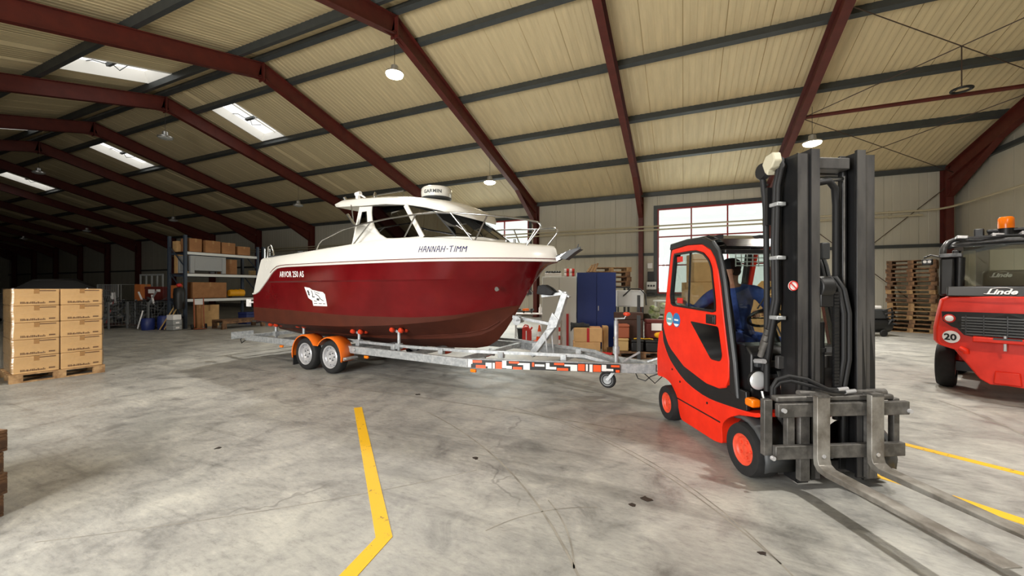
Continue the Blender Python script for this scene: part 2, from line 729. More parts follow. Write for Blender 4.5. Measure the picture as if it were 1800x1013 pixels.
# plinth face and a girt with its flashing
MB().box(X0, X1, Y1 - .03, Y1 + .07, 0, .30).build('wall_plinth', M['plinth'], wb)
gm = MB()
for a, b in ((X0, -11.9), (-7.4, -1.2), (3.3, X1)):
    gm.box(a, b, Y1 - .10, Y1 + .02, 3.02, 3.14)
gm.build('wall_girt', M['purlin'], wb)
MB().box(X0, X1, Y1 - .16, Y1 + .02, 5.78, 5.95).build('eaves_beam', M['purlin'], wb)

for cx in (X1, X0 - .25):
    MB().box(cx, cx + .25, Y1 - .0, Y1 + .25, 0, wtop + .1).build('wall_corner', M['wall_panel'], wb)
# right gable wall, left gable wall, front wall with the unseen gate added for light
wr = struct(MB().box(X1 + .07, X1 + .12, Y0, Y1, 0, .4).build('wall_right', M['plinth']))
tag(wr, 'cream sheet metal gable wall behind the parked forklift')
y = Y0
while y < Y1 - .01:
    y2 = min(y + 1.0, Y1)
    for (ya, yb) in ([(y, YR), (YR, y2)] if y < YR < y2 else [(y, y2)]):
        mb = MB()
        za, zb = zroof(ya), zroof(yb)
        mb.add([(X1, ya + .008, .3), (X1, yb - .008, .3), (X1, yb - .008, zb), (X1, ya + .008, za), (X1 + .06, ya, .3), (X1 + .06, yb, .3), (X1 + .06, yb, zb + .05), (X1 + .06, ya, za + .05)],
               [(0, 1, 2, 3), (5, 4, 7, 6), (0, 3, 7, 4), (1, 5, 6, 2), (3, 2, 6, 7), (0, 4, 5, 1)])
        mb.build('wall_panel', M['wall_panel'], wr)
    y = y2
MB().box(X1 - .03, X1 + .07, Y0, Y1, 0, .3).build('wall_plinth', M['plinth'], wr)
for z in (3.08, 5.8):
    MB().box(X1 - .12, X1 + .02, Y0, Y1, z - .07, z + .07).build('wall_girt', M['purlin'], wr)
wl = struct(MB().prism([(Y0, 0), (Y1, 0), (Y1, zroof(Y1)), (YR, ZR), (Y0, zroof(Y0))], 'X', X0 - .1, X0).build('wall_left', M['wall_panel']))
tag(wl, 'dark far gable wall of the hall')
wf = struct(MB().box(X0, -6.0, Y0 - .1, Y0, 0, zroof(Y0)).build('wall_front', M['wall_panel']))
tag(wf, 'cream sheet metal long wall with an added open gate')
MB().box(-1.6, X1, Y0 - .1, Y0, 0, zroof(Y0)).build('wall_panel', M['wall_panel'], wf)
MB().box(-6.0, -1.6, Y0 - .1, Y0, 4.5, zroof(Y0)).build('wall_panel', M['wall_panel'], wf)

# --- portal frames: I-section rafters, haunched columns
def ibeam(mb, a, b, h, w, up, tf=.016, tw=.012):
    """I section from a to b; a, b on the middle of its top flange"""
    a, b, up = Vector(a), Vector(b), Vector(up).normalized()
    mb.bar(a - up * tf / 2, b - up * tf / 2, w, tf, up)
    mb.bar(a - up * (h - tf / 2), b - up * (h - tf / 2), w, tf, up)
    mb.bar(a - up * h / 2, b - up * h / 2, tw, h - 2 * tf, up)


RD, RW = .48, .20
DZ = .20       # purlin depth
for i, fx in enumerate(FX):
    f = struct(empty('portal_beam', (fx, 0, 0)))
    f['label'] = 'oxide red steel portal frame'
    zr = ZR - DZ - .03
    nrm = 1 / math.sqrt(1 + SL * SL)
    for sgn, yw in ((1, Y1), (-1, Y0)):
        mb = MB()
        e = Vector((0, yw - sgn * .35, zr - SL * abs(yw - sgn * .35 - YR)))
        a = Vector((0, YR, zr))
        ibeam(mb, a, e, RD, RW, (0, sgn * SL, 1))
        mb.build('rafter', M['frame_red'], f)
        # haunch: web triangle with its flange, deepening towards the column
        h0 = a + (e - a) * .77
        hz = RD * 1.03
        p0 = (h0.y, h0.z - hz)
        p1 = (e.y, e.z - hz)
        p2 = (e.y, e.z - hz - .62)
        hb = MB()
        hb.prism([p0, p1, p2], 'X', -.006, .006)
        hb.bar((0, p0[0], p0[1]), (0, p2[0], p2[1]), RW, .016, (0, 0, 1))
        hb.build('haunch', M['frame_red'], f)
        # column
        cb = MB()
        yc = yw - sgn * .42
        zt = e.z
        cb.box(-RW / 2, RW / 2, yc - sgn * .016, yc, 0, zt - RD)
        cb.box(-RW / 2, RW / 2, yw - sgn * .06, yw - sgn * .044, 0, zt)
        cb.box(-.006, .006, yc, yw - sgn * .05, 0, zt)
        cb.box(-.16, .16, yw - sgn * .50, yw - sgn * .02, 0, .02)
        cb.build('column', M['frame_red'], f)
    ap = MB().box(-.12, .12, YR - .016, YR + .016, zr - RD - .10, zr + .005)
    for q in (-1, 1):
        ap.prism([(YR, zr - RD - .09), (YR + q * .55, zr - RD - .55 * SL), (YR, zr - RD)], 'X', -.006, .006)
    ap.build('apex_plate', M['frame_red'], f)

# --- ceiling: purlins, roof sheets, skylights
ce = struct(MB().box(X0, X1, YR - .12, YR + .12, ZR - .004, ZR + .03).build('ceiling', M['roof_panel']))
tag(ce, 'pitched roof of cream ribbed sheets on dark purlins')
PURL = [7.45, 8.2, 9.2, 11.55, 13.95, 16.35, 4.95, 2.6, .25, -2.1]
for py in PURL:
    z = zroof(py)
    s = 1 if py >= YR else -1
    R = Matrix.Translation((0, py, z)) @ Matrix.Rotation(-s * math.atan(SL), 4, 'X')
    mb = MB(R)
    mb.prism([(-.075, 0), (-.075, -DZ), (.075, -DZ), (.075, 0)], 'X', X0, X1)
    mb.build('purlin', M['purlin'], ce)

# roof sheets, 1 m wide with trapezoid ribs that run down the slope
SHEET = 1.0


def sheet_mesh(length):
    prof = []
    n = 6
    for k in range(n):
        x = k / n
        prof += [(x, 0), (x + .09 / n * 6 * .55, 0), (x + .115, -.008), (x + .145, -.008)]
    prof = [(min(a, 1.0), b) for a, b in prof] + [(1.0, .02), (1.0, .05), (0, .05), (0, .02)]
    mb = MB()
    pr = [(p[0], p[1]) for p in prof]
    m = len(pr)
    vs = [(p[0], 0, p[1]) for p in pr] + [(p[0], length, p[1]) for p in pr]
    fs = [(i, m + i, m + (i + 1) % m, (i + 1) % m) for i in range(m)]
    mb.add(vs, fs)
    return mb.mesh('roof_sheet', M['roof_panel'])


ANG = math.atan(SL)
COSA = math.cos(ANG)
SKY_BACK = (9.3, 11.45)      # skylights sit between two purlins
SKY_FRONT = (5.0, 7.4)
SKYX = []                    # (bay, slope)
for i in range(3, len(FX) - 1):
    mid = (FX[i] + FX[i + 1]) / 2
    SKYX.append((mid, i))
sheets = {}


def sheet(x, ya, yb, w=1.0):
    """one roof sheet between two ridge distances on one slope"""
    L = round(abs(yb - ya) / COSA, 4)
    if L not in sheets:
        sheets[L] = sheet_mesh(L)
    if ya >= YR - .001:
        inst('roof_sheet', sheets[L], ce, (x, ya, zroof(ya)), (-ANG, 0, 0), (w, 1, 1))
    else:
        inst('roof_sheet', sheets[L], ce, (x, ya, zroof(ya)), (ANG, 0, 0), (w, 1, 1))


SKY = [(x, s) for x in (-17.2, -27.4, -39.4, -50.6) for s in (1, -1)]
SKY_W = 1.5
xs = set([X0 + k for k in range(int(X1 - X0))] + [X1])
for s, (ya, yb) in ((1, (YR + .12, Y1 + .05)), (-1, (Y0 - .05, YR - .12))):
    sky = [x for x, t in SKY if t == s]
    cuts = sorted(xs | set(sky) | set(x + SKY_W for x in sky))
    for a, b in zip(cuts, cuts[1:]):
        if b - a < .01:
            continue
        if any(x - .001 <= a < x + SKY_W - .001 for x in sky):
            q0, q1 = SKY_BACK if s > 0 else SKY_FRONT
            sheet(a, ya, q0, b - a)
            sheet(a, q1, yb, b - a)
        else:
            sheet(a, ya, yb, b - a)


def skylight(xa, s):
    q0, q1 = SKY_BACK if s > 0 else SKY_FRONT
    L = (q1 - q0) / COSA
    a = -ANG if s > 0 else ANG
    root = struct(empty('window_skylight', (xa, q0, zroof(q0)), 0))
    root.rotation_euler = (a, 0, 0)
    root['label'] = 'white framed opening roof skylight'
    up, W = .36, SKY_W
    mb = MB()
    mb.box(0, .03, 0, L, -.03, up)
    mb.box(W - .03, W, 0, L, -.03, up)
    mb.box(.03, W - .03, 0, .03, -.03, up)
    mb.box(.03, W - .03, L - .03, L, -.03, up)
    mb.build('reveal', M['white'], root)
    MB().box(0.0, W, 0, L, up, up + .02).build('pane', M['opal'], root)
    MB().box(W / 2 - .03, W / 2 + .03, .03, L - .03, up - .06, up - .005).build('glazing_bar', M['white'], root)
    ob = MB()
    c = L * .5
    ob.box(.50, 1.0, c - .05, c + .05, up - .22, up - .12)
    ob.tube([(.54, c, up - .16), (.3, c - .25, up - .04), (.05, c - .3, up - .02)], .016, 6)
    ob.tube([(.96, c, up - .16), (1.15, c + .35, up - .05), (1.4, c + .4, up - .02)], .016, 6)
    ob.tube([(.75, c, up - .18), (.65, c + .2, up - .32), (.6, c + .55, up - .05)], .014, 6)
    ob.build('opener', M['purlin'], root)
    return root


for sx, s in SKY:
    skylight(sx, s)

# --- windows of the back wall: oxide red frames, three by three panes
for wi, (a, b) in enumerate(WIN):
    w = struct(empty('window_%d' % (wi + 1), (a, Y1, WZ0)))
    w['label'] = 'tall red framed window with nine panes' + (' behind the boat' if wi == 0 else ' behind the small forklift')
    W, Hh = b - a, WZ1 - WZ0
    mb = MB()
    t = .07
    mb.box(0, t, -.02, .08, 0, Hh).box(W - t, W, -.02, .08, 0, Hh).box(t, W - t, -.02, .08, 0, t).box(t, W - t, -.02, .08, Hh - t, Hh)
    mb.build('window_frame', M['window_red'], w)
    xsn = [W * k / 3 for k in range(4)]
    zsn = [Hh * k / 3 for k in range(4)]
    for k in (1, 2):
        MB().box(xsn[k] - .03, xsn[k] + .03, -.015, .07, t, Hh - t).build('mullion', M['window_red'], w)
        MB().box(t, W - t, -.012, .065, zsn[k] - .03, zsn[k] + .03).build('transom', M['window_red'], w)
    for i in range(3):
        for j in range(3):
            MB().box(xsn[i] + .03, xsn[i + 1] - .03, .02, .03, zsn[j] + .03, zsn[j + 1] - .03).build('pane', M['pane'], w)
    # grey flashing round the opening
    mb = MB()
    mb.box(-.16, 0, -.04, .06, -.1, Hh + .16).box(W, W + .16, -.04, .06, -.1, Hh + .16).box(0, W, -.04, .06, Hh, Hh + .16).box(0, W, -.10, .06, -.1, 0)
    mb.build('reveal', M['purlin'], w)

# pale ground and a wall across the yard outside the windows
yard = struct(MB().box(X0, 30, Y1 + 3, Y1 + 40, -.3, -.26).build('ground', M['plinth']))

# --- heating pipes along the back wall, one turning on to the gable
def heating_pipe(label, pts, r):
    o = MB().tube(pts, r, 10).build('heating_pipe', M['pipe'], smooth=40)
    tag(o, label, 'pipe', 'pipes along the wall')
    for xx in range(-25, 8, 4):
        MB().box(xx - .02, xx + .02, 18.85, 18.90, pts[0][2] - .06, pts[0][2] + .06).build('pipe_bracket', M['pipe'], o)


heating_pipe('upper cream pipe that runs along the wall and turns on to the gable', [(-40, 18.82, 4.32), (8.0, 18.82, 4.32), (8.3, 18.7, 4.32), (8.45, 18.3, 4.32), (8.5, 17.5, 4.33), (8.5, -3, 4.45)], .035)
heating_pipe('lower cream pipe along the long wall ending at the corner column', [(-40, 18.82, 4.16), (7.9, 18.82, 4.16)], .035)

# --- bracing in the gable bay: tie tube between the frames, crossed rods in roof and wall
MB().cyl((3.3, 14.4, 6.7), (8.6, 14.4, 6.7), .055, 12).build('tie_tube', M['frame_red'], ce, smooth=40)
for (ya, yb) in ((10.7, 14.4), (14.4, 18.6)):
    for (xa, xb) in ((3.3, 8.6), (8.6, 3.3)):
        MB().cyl((xa, ya, zroof(ya) - .60), (xb, yb, zroof(yb) - .60), .012, 6).build('brace_rod', M['rod'], ce)
for (xa, xb) in ((3.45, 8.6), (8.6, 3.45)):
    for z0, z1 in ((.2, 5.1), ):
        MB().cyl((xa, Y1 - .22, z0), (xb, Y1 - .22, z1), .014, 6).build('brace_rod', M['rod'], wb)

# --- pendant lamps on every second frame
def pendant(x, y, on, label, power=1.0):
    zt = ZR - DZ - .03 - RD - SL * abs(y - YR)
    root = thing('pendant_lamp', label, 'lamp', (x, y, zt - 1.03), 0, 'lit hall lamps' if on else 'unlit hall lamps')
    MB().cyl((0, 0, .2), (0, 0, 1.03), .006, 6).build('cable', M['black'], root)
    MB().lathe([(.05, .22), (.09, .20), (.10, .08), (.16, .05), (.235, .02), (.24, -.02), (.225, -.02), (.15, .02), (.0, .03)], n=24).build('housing', M['alu'], root, smooth=35)
    if on:
        MB().lathe([(.0, .015), (.20, -.012), (.22, -.03), (.21, -.06), (.12, -.10), (.0, -.115)], n=24).build('lamp_glass', M['lamp_on'], root, smooth=40)
        l = bpy.data.lights.new('lamp_light', 'SPOT')
        l.spot_size = math.radians(150)
        l.spot_blend = 1.0
        l.energy = LAMP_P * power
        l.color = LAMP_COL
        l.shadow_soft_size = .16
        lo = bpy.data.objects.new('lamp_light', l)
        link(lo, root)
        lo.location = (0, 0, -.14)
    else:
        MB().lathe([(.0, .015), (.20, -.012), (.22, -.03), (.21, -.05), (.12, -.08), (.0, -.09)], n=24).build('lamp_glass', M['lamp_off'], root, smooth=40)


LY = (2.6, 8.2, 13.75)
pendant(-7.0, 8.2, True, 'lit round lamp hung from the ridge above the boat stern', 1.9)
pendant(-7.0, 13.75, True, 'lit round lamp hanging low behind the boat cabin', 1.4)
pendant(3.4, 13.75, True, 'lit round lamp shining just above the forklift mast', 2.4)
pendant(3.4, 8.2, True, 'lit round lamp at the ridge over the small forklift', 1.2)
pendant(3.4, 2.6, True, 'lit round lamp above the open floor by the forks', 1.6)
pendant(-7.0, 2.6, True, 'lit round lamp above the open floor beside the pallet of cartons', .25)
k = 0
names = ['third', 'fourth', 'fifth', 'sixth']
for fi in (5, 7, 9, 11):
    for y in LY[1:]:
        pendant(FX[fi], y, False, 'unlit grey lamp on the %s %s of the dark hall end' % (('ridge', 'slope')[y > 9], ('near frame', 'next frame', 'farther frame', 'farthest frame')[k]))
    k += 1
# a bare hanging ring without lamp under the roof bracing
rg = thing('hanging_ring', 'dark empty lamp ring hanging from the roof bracing', 'lamp ring', (5.95, 12.55, 0))
zr_ = zroof(12.55) - .60
mb = MB()
mb.tube([(.17 * math.cos(t * PI / 12), .17 * math.sin(t * PI / 12), zr_ - 1.02) for t in range(24)], .028, 8, True)
mb.build('ring', M['black'], rg, smooth=40)
MB().cyl((0, 0, zr_ - .95), (0, 0, zr_), .012, 6).build('hanger', M['rod'], rg)
mb = MB()
for t in range(3):
    a = t * 2 * PI / 3
    mb.cyl((.165 * math.cos(a), .165 * math.sin(a), zr_ - 1.01), (0, 0, zr_ - .94), .008, 5)
mb.build('spoke', M['black'], rg)
# ------------------------------------------------------------------ boat on its trailer
TX, TY, TA = -6.03, 6.22, -math.radians(5.5)
M['hull_red'] = mat('glossy_dark_red_gelcoat', (82, 4, 8), .16, coat=.15, spec=.3, var=.3, scale=1.1, col2=(98, 14, 18))
M['antifoul'] = mat('brown_antifouling', (76, 33, 19), .6, var=.18, scale=4, spec=.3)
M['gel'] = mat('white_gelcoat', (224, 222, 214), .22, coat=.4, var=.04, scale=2)
M['chrome'] = mat('polished_stainless_steel', (176, 176, 174), .2, .95)
M['tint'] = glass('tinted_boat_glass', (72, 74, 74), .25)
M['rubber'] = mat('black_rubber', (26, 26, 27), .75, var=.3, scale=12)
M['galv'] = mat('galvanised_steel', (184, 186, 186), .42, .35, var=.28, scale=18, col2=(150, 154, 156))
M['carriage_grey'] = mat('grey_cast_wheel', (128, 130, 130), .45, .3)
M['orange'] = mat('orange_plastic', (240, 116, 30), .4)
M['roller'] = mat('red_orange_rubber', (196, 58, 26), .5)
M['silver'] = mat('silver_wheel_paint', (196, 196, 198), .32, .45)
M['amber'] = mat('amber_lens', (240, 120, 10), .25)
M['warn_orange'] = mat('warning_orange_film', (228, 84, 30), .4)
M['warn_white'] = mat('warning_white_film', (228, 228, 224), .4)
M['ink'] = mat('dark_blue_ink', (44, 44, 92), .5)
M['beige'] = mat('beige_upholstery', (176, 160, 136), .7)
M['decal'] = mat('white_vinyl', (232, 230, 228), .45)
M['dark_grey'] = mat('dark_grey_plastic', (58, 60, 62), .5)
M['brown_dark'] = mat('dark_interior', (44, 42, 40), .7)


def text_unused(name, s, size, parent, mtx, m, shear=0.0, bold=0.0, ext=.0015, align='LEFT', xs=1.0, sp=1.0):
    c = bpy.data.curves.new(name, 'FONT')
    c.body = s
    c.size = size
    c.shear = shear
    c.offset = bold
    c.extrude = ext
    c.align_x = align
    c.space_character = sp
    c.resolution_u = 3
    c.materials.append(m)
    o = bpy.data.objects.new(name, c)
    link(o, parent)
    o.matrix_basis = mtx @ Matrix.Diagonal((xs, 1, 1, 1))
    return o


def face_mtx(o, right, up):
    """matrix with local x = right, y = up, z = outward"""
    r = Vector(right).normalized()
    n = r.cross(Vector(up)).normalized()
    u = n.cross(r)
    m = Matrix.Identity(4)
    for i in range(3):
        m[i][0], m[i][1], m[i][2], m[i][3] = r[i], u[i], n[i], o[i]
    return m


boat = thing('motor_boat', 'red and white cabin motor boat lying on the galvanised trailer', 'boat', (TX, TY, 0), TA)
K_Z = [(-2.4, .45), (1.0, .43), (1.7, .44), (2.2, .46), (2.78, .495), (2.97, .53), (3.16, .63), (3.33, .82), (3.49, 1.05), (3.63, 1.27), (3.75, 1.47), (3.865, 1.64), (3.975, 1.80), (4.08, 1.88), (4.26, 1.93)]
C_Z = [(-2.4, .85), (-1.15, .815), (.57, .85), (1.7, .915), (2.6, 1.01), (3.1, 1.11), (3.54, 1.235)]
C_B = [(-2.4, 1.02), (0, 1.06), (1.2, 1.03), (1.9, .93), (2.5, .74), (3.0, .48), (3.3, .27), (3.5, .11), (3.6, .02)]
W_Z = [(-2.4, 1.13), (-.6, 1.095), (.7, 1.055), (2.27, 1.06), (2.88, 1.115), (3.23, 1.185), (3.54, 1.25)]
R_B = [(-2.4, 1.13), (-1.2, 1.19), (0, 1.22), (1.4, 1.22), (2.3, 1.15), (2.9, 1.00), (3.4, .76), (3.75, .54), (4.0, .34), (4.15, .19), (4.24, .07), (4.262, .015)]
R_Z = [(-2.4, 1.40), (-2.2, 1.41), (-2.08, 1.44), (-1.825, 1.60), (-1.456, 1.80), (-1.18, 1.92), (-.95, 1.945), (4.3, 1.95)]
G_Z = [(-2.4, 2.14), (-1.6, 2.15), (-1.04, 2.17), (-.19, 2.21), (.94, 2.28), (1.3, 2.31), (1.8, 2.33), (2.7, 2.31), (3.47, 2.23), (3.75, 2.20), (4.0, 2.17), (4.12, 2.155), (4.21, 2.135), (4.25, 2.07), (4.262, 2.0)]
G_B = [(-2.4, 1.09), (0, 1.17), (1.4, 1.15), (2.3, 1.05), (2.9, .90), (3.4, .68), (3.75, .47), (4.0, .28), (4.15, .13), (4.24, .04), (4.262, .01)]
US = [(.3, -2.30), (1.1, -2.28), (1.41, -2.22), (2.15, -1.87), (2.3, -1.80)]


def warp(u, z):
    if u >= -1.35:
        return u
    us = lerp_tab(US, z)[0]
    return -1.35 + (u + 1.35) * (us + 1.35) / (-2.3 + 1.35)


STN = [-2.3, -2.18, -2.05, -1.9, -1.75, -1.6, -1.45, -1.3, -1.15, -1.0, -.8, -.4, 0, .5, 1, 1.4, 1.8, 2.15, 2.5, 2.75, 3.0, 3.2, 3.35, 3.5, 3.62, 3.74, 3.85, 3.95, 4.03, 4.1, 4.16, 4.21, 4.245, 4.262]


def hull_rows(u):
    """half section points (v, z) from keel to gunwale, with the index of each band"""
    zk = cat_tab(K_Z, u)
    zr, br = lerp_tab(R_Z, u)[0], cat_tab(R_B, u)
    zg, bg_ = cat_tab(G_Z, u), cat_tab(G_B, u)
    zc = max(lerp_tab(C_Z, u)[0], zk)
    zw = max(lerp_tab(W_Z, u)[0], zc + .004)
    if zk >= 1.24:
        zc = zw = zk
    bc = lerp_tab(C_B, u)[0] if zk < zc - .001 else 0.0
    # topside breadth as a function of height, with flare towards the bow
    fl_ = 1.0 + max(0, u - 1.5) * .42

    def top(z):
        if zr - zc < .002:
            return br
        t = (z - zc) / max(.01, 1.95 - zc)
        return bc + (br - bc) * max(0, t) ** (1 / 1.0 if fl_ <= 1 else .72 + .28 / fl_)
    mid = zc * .5 + zk * .5
    A = [(0, zk), (bc * .47, zk + (zc - zk) * .40), (bc * .50, zk + (zc - zk) * .50), (bc * .96, zc - .012 * (bc > .05)), (bc, zc)]
    B = [A[-1], (top(zw), zw)]
    zn = min(1.64, zr - .02)
    zn = max(zn, zw)
    C = [B[-1], (top((zw + zn) / 2), (zw + zn) / 2), (top(zn), zn), (top(min(zn + .03, zr)) + (.018 if zr - zn > .05 else 0), min(zn + .03, zr)), (top(zr), zr)]
    D = [C[-1], (top(zr) * .5 + bg_ * .5 + .012, zr * .5 + zg * .5), (bg_ + .008, zg - .035), (bg_ - .015, zg), ]
    return A, B, C, D


def hull_band(k, sgn):
    secs = []
    for u in STN:
        r = hull_rows(u)[k]
        secs.append([(warp(u, z), sgn * v, z) for v, z in r])
    return secs


hb = MB()
for sgn in (-1, 1):
    for k, mi in ((0, 1), (1, 1), (2, 0)):
        hb.cur = mi
        hb.loft(hull_band(k, sgn))
# transom
r = hull_rows(-2.3)
pts = r[0] + r[1][1:]
hb.cur = 1
ln = [(warp(-2.3, z), -v, z) for v, z in pts]
hb.add([(p[0], p[1], p[2]) for p in ln] + [(p[0], -p[1], p[2]) for p in ln[1:][::-1]], [tuple(range(2 * len(ln) - 1))])
hb.cur = 0
c = r[2]
n = len(c)
hb.loft([[(warp(-2.3, z), -v, z) for v, z in c], [(warp(-2.3, z), v, z) for v, z in c]])
hull = hb.build('hull', [M['hull_red'], M['antifoul']], boat, smooth=24)
# white deck moulding: sides, side decks, foredeck, cockpit well
db = MB()
for sgn in (-1, 1):
    db.loft(hull_band(3, sgn))
gw = []
for u in STN:
    v, z = hull_rows(u)[3][-1]
    gw.append((warp(u, z), v, z))
for sgn in (-1, 1):
    s1 = []
    for (u, v, z) in gw:
        if u < .75:
            wi = max(v - .24, 0)
            s1.append([(u, sgn * v, z), (u, sgn * (v - .03), z + .015), (u, sgn * wi, z + .015), (u, sgn * wi, 1.45), (u, 0, 1.45)])
        else:
            s1.append([(u, sgn * v, z), (u, sgn * v * .94, z + .012), (u, sgn * v * .7, z + .03), (u, sgn * v * .35, z + .045), (u, 0, z + .05)])
    db.loft(s1)
tr = hull_rows(-2.3)[3]
db.loft([[(warp(-2.3, z), -v, z) for v, z in tr], [(warp(-2.3, z), v, z) for v, z in tr]])
gv = gw[0]
db.add([(gv[0], -gv[1] + .2, gv[2] + .015), (gv[0], gv[1] - .2, gv[2] + .015), (gv[0] + .02, gv[1] - .2, 1.45), (gv[0] + .02, -gv[1] + .2, 1.45)], [(0, 1, 2, 3)])
deck = db.build('deck_moulding', M['gel'], boat, smooth=35)
# rubbing strake along the joint
for sgn in (-1, 1):
    pts = []
    for u in STN:
        v, z = hull_rows(u)[2][-1]
        pts.append((warp(u, z), sgn * (v + .008), z + .004))
    MB().tube(pts, .017, 6).build('rubbing_strake', M['gel'], hull, smooth=50)
    MB().tube([(a, b + sgn * .006, c_ + .03) for a, b, c_ in pts[6:]], .006, 5).build('red_stripe', M['hull_red'], hull, smooth=50)
# spray rails on the bottom
for sgn in (-1, 1):
    pts = []
    for u in [1.0, 1.5, 2.0, 2.4, 2.8, 3.1, 3.3]:
        r_ = hull_rows(u)[0]
        pts.append((u, sgn * r_[2][0] * 1.04, r_[2][1] + .015))
    MB().tube(pts, .016, 5).build('spray_rail', M['antifoul'], hull)
# bow eye, transom fittings
MB().tube([(3.80, 0, 1.50), (3.84, -.0, 1.47), (3.83, 0, 1.43), (3.76, 0, 1.43)], .014, 6).build('bow_eye', M['chrome'], hull, smooth=50)
MB().cyl((3.5, -.53, 1.52), (3.5, -.555, 1.52), .035, 12).build('through_hull_fitting', M['chrome'], hull, smooth=40)
tp = MB().box(-2.62, -2.50, -1.02, -.98, 1.13, 1.29)
tp.tube([(-2.5, -1.0, 1.22), (-2.28, -1.0, 1.23)], .018, 6)
tp.build('stern_fitting', M['decal'], hull)
MB().box(-2.42, -2.28, -1.0, -.2, .80, .83).build('trim_tab', M['chrome'], hull)
pr = MB()
pr.lathe([(.0, -.06), (.05, -.05), (.06, .05), (.03, .1)], (-1.9, 0, .45), 'X', 12)
for k in range(4):
    a = k * PI / 2 + .3
    pr.cbox((-1.88, math.cos(a) * .13, .45 + math.sin(a) * .13), (.02, .12, .15), Euler((a, 0, .5)))
pr.build('propeller', M['chrome'], hull)

# --- wheelhouse
def side_v(z):
    return .95 - (z - 2.3) * .165


wh = MB()
# lower cabin moulding with coach roof up to the windows
base = [(.72, .95), (1.5, .96), (2.35, .945), (2.9, .78), (3.2, .5), (3.32, 0)]
bot = [[(u, -v - .02, 2.2), (u, -v, 2.335)] for u, v in base]
ful = base + [(u, -v) for u, v in base[::-1][1:]]
wh.loft([[(u + .04, v * 1.02, 2.2) for u, v in ful], [(u, v, 2.335) for u, v in ful], [(u - .05, v * .96, 2.345) for u, v in ful]])
# aft side panels (white) with the window openings left to the glass
for sgn in (-1, 1):
    o_ = [(.72, 2.32), (.78, 2.99), (1.13, 2.97), (1.14, 2.86), (1.18, 2.72), (1.28, 2.57), (1.42, 2.45), (1.60, 2.365), (1.62, 2.32)]
    i_ = [(u, z) for u, z in o_]
    mb = []
    # panel with the small window cut out: three strips
    a, b, c2, d = (.86, 2.66), (.885, 2.885), (.985, 2.885), (1.05, 2.66)
    polys = [[(.72, 2.32), (.755, 2.66), (a[0], a[1]), (d[0], d[1]), (1.215, 2.66), (1.28, 2.57), (1.42, 2.45), (1.60, 2.365), (1.62, 2.32)],
             [(.755, 2.66), (.775, 2.885), b, a], [d, c2, (1.135, 2.885), (1.14, 2.86), (1.18, 2.72), (1.215, 2.66)],
             [(.775, 2.885), (.785, 2.99), (1.13, 2.97), (1.135, 2.885), c2, b]]
    for P in polys:
        vs = [(u, sgn * side_v(z), z) for u, z in P] + [(u, sgn * (side_v(z) - .035), z) for u, z in P]
        n = len(P)
        wh.add(vs, [tuple(range(n)), tuple(range(2 * n - 1, n - 1, -1))] + [(i, (i + 1) % n, n + (i + 1) % n, n + i) for i in range(n)])
# aft bulkhead beside the door
for sgn in (-1, 1):
    wh.add([(.72, sgn * .95, 2.3), (.72, sgn * .42, 2.3), (.785, sgn * .38, 2.99), (.785, sgn * .84, 2.99), (.75, sgn * .95, 2.3), (.75, sgn * .42, 2.3), (.815, sgn * .38, 2.99), (.815, sgn * .84, 2.99)],
           [(0, 1, 2, 3), (7, 6, 5, 4), (0, 4, 5, 1), (1, 5, 6, 2), (2, 6, 7, 3), (3, 7, 4, 0)])
house = wh.build('wheelhouse', M['gel'], boat, smooth=35)


def side_glass(P, name, sgn, off=.004, m=None):
    vs = [(u, sgn * (side_v(z) + off), z) for u, z in P] + [(u, sgn * (side_v(z) + off - .008), z) for u, z in P]
    n = len(P)
    return MB().add(vs, [tuple(range(n)), tuple(range(2 * n - 1, n - 1, -1))] + [(i, (i + 1) % n, n + (i + 1) % n, n + i) for i in range(n)]).build(name, m or M['tint'], house)


ARC = [(1.13, 2.97), (1.14, 2.86), (1.18, 2.72), (1.28, 2.57), (1.42, 2.45), (1.60, 2.365)]
for sgn in (-1, 1):
    side_glass([(.86, 2.66), (.885, 2.885), (.985, 2.885), (1.05, 2.66)], 'quarter_window', sgn)
    wf_ = MB()
    P = [(.86, 2.66), (.885, 2.885), (.985, 2.885), (1.05, 2.66)]
    wf_.tube([(u, sgn * (side_v(z) + .006), z) for u, z in P], .010, 5, True)
    wf_.build('window_seal', M['black'], house)
    side_glass(ARC + [(2.34, 2.345), (1.90, 2.90)], 'side_window', sgn)
    # curved white frame of the side window
    MB().tube([(u - .012, sgn * (side_v(z) + .012), z - .01) for u, z in ARC] + [(1.85, sgn * (side_v(2.34) + .012), 2.342), (2.34, sgn * (side_v(2.34) + .01), 2.338)], .014, 6).build('window_trim', M['gel'], house, smooth=50)
    # raking pillar between side window and windscreen
    MB().bar((1.92, sgn * (side_v(2.91) + .004), 2.91), (2.385, sgn * (side_v(2.33) + .004), 2.33), .03, .085, (1, 0, .8)).build('pillar', M['gel'], house, bevel=.008)
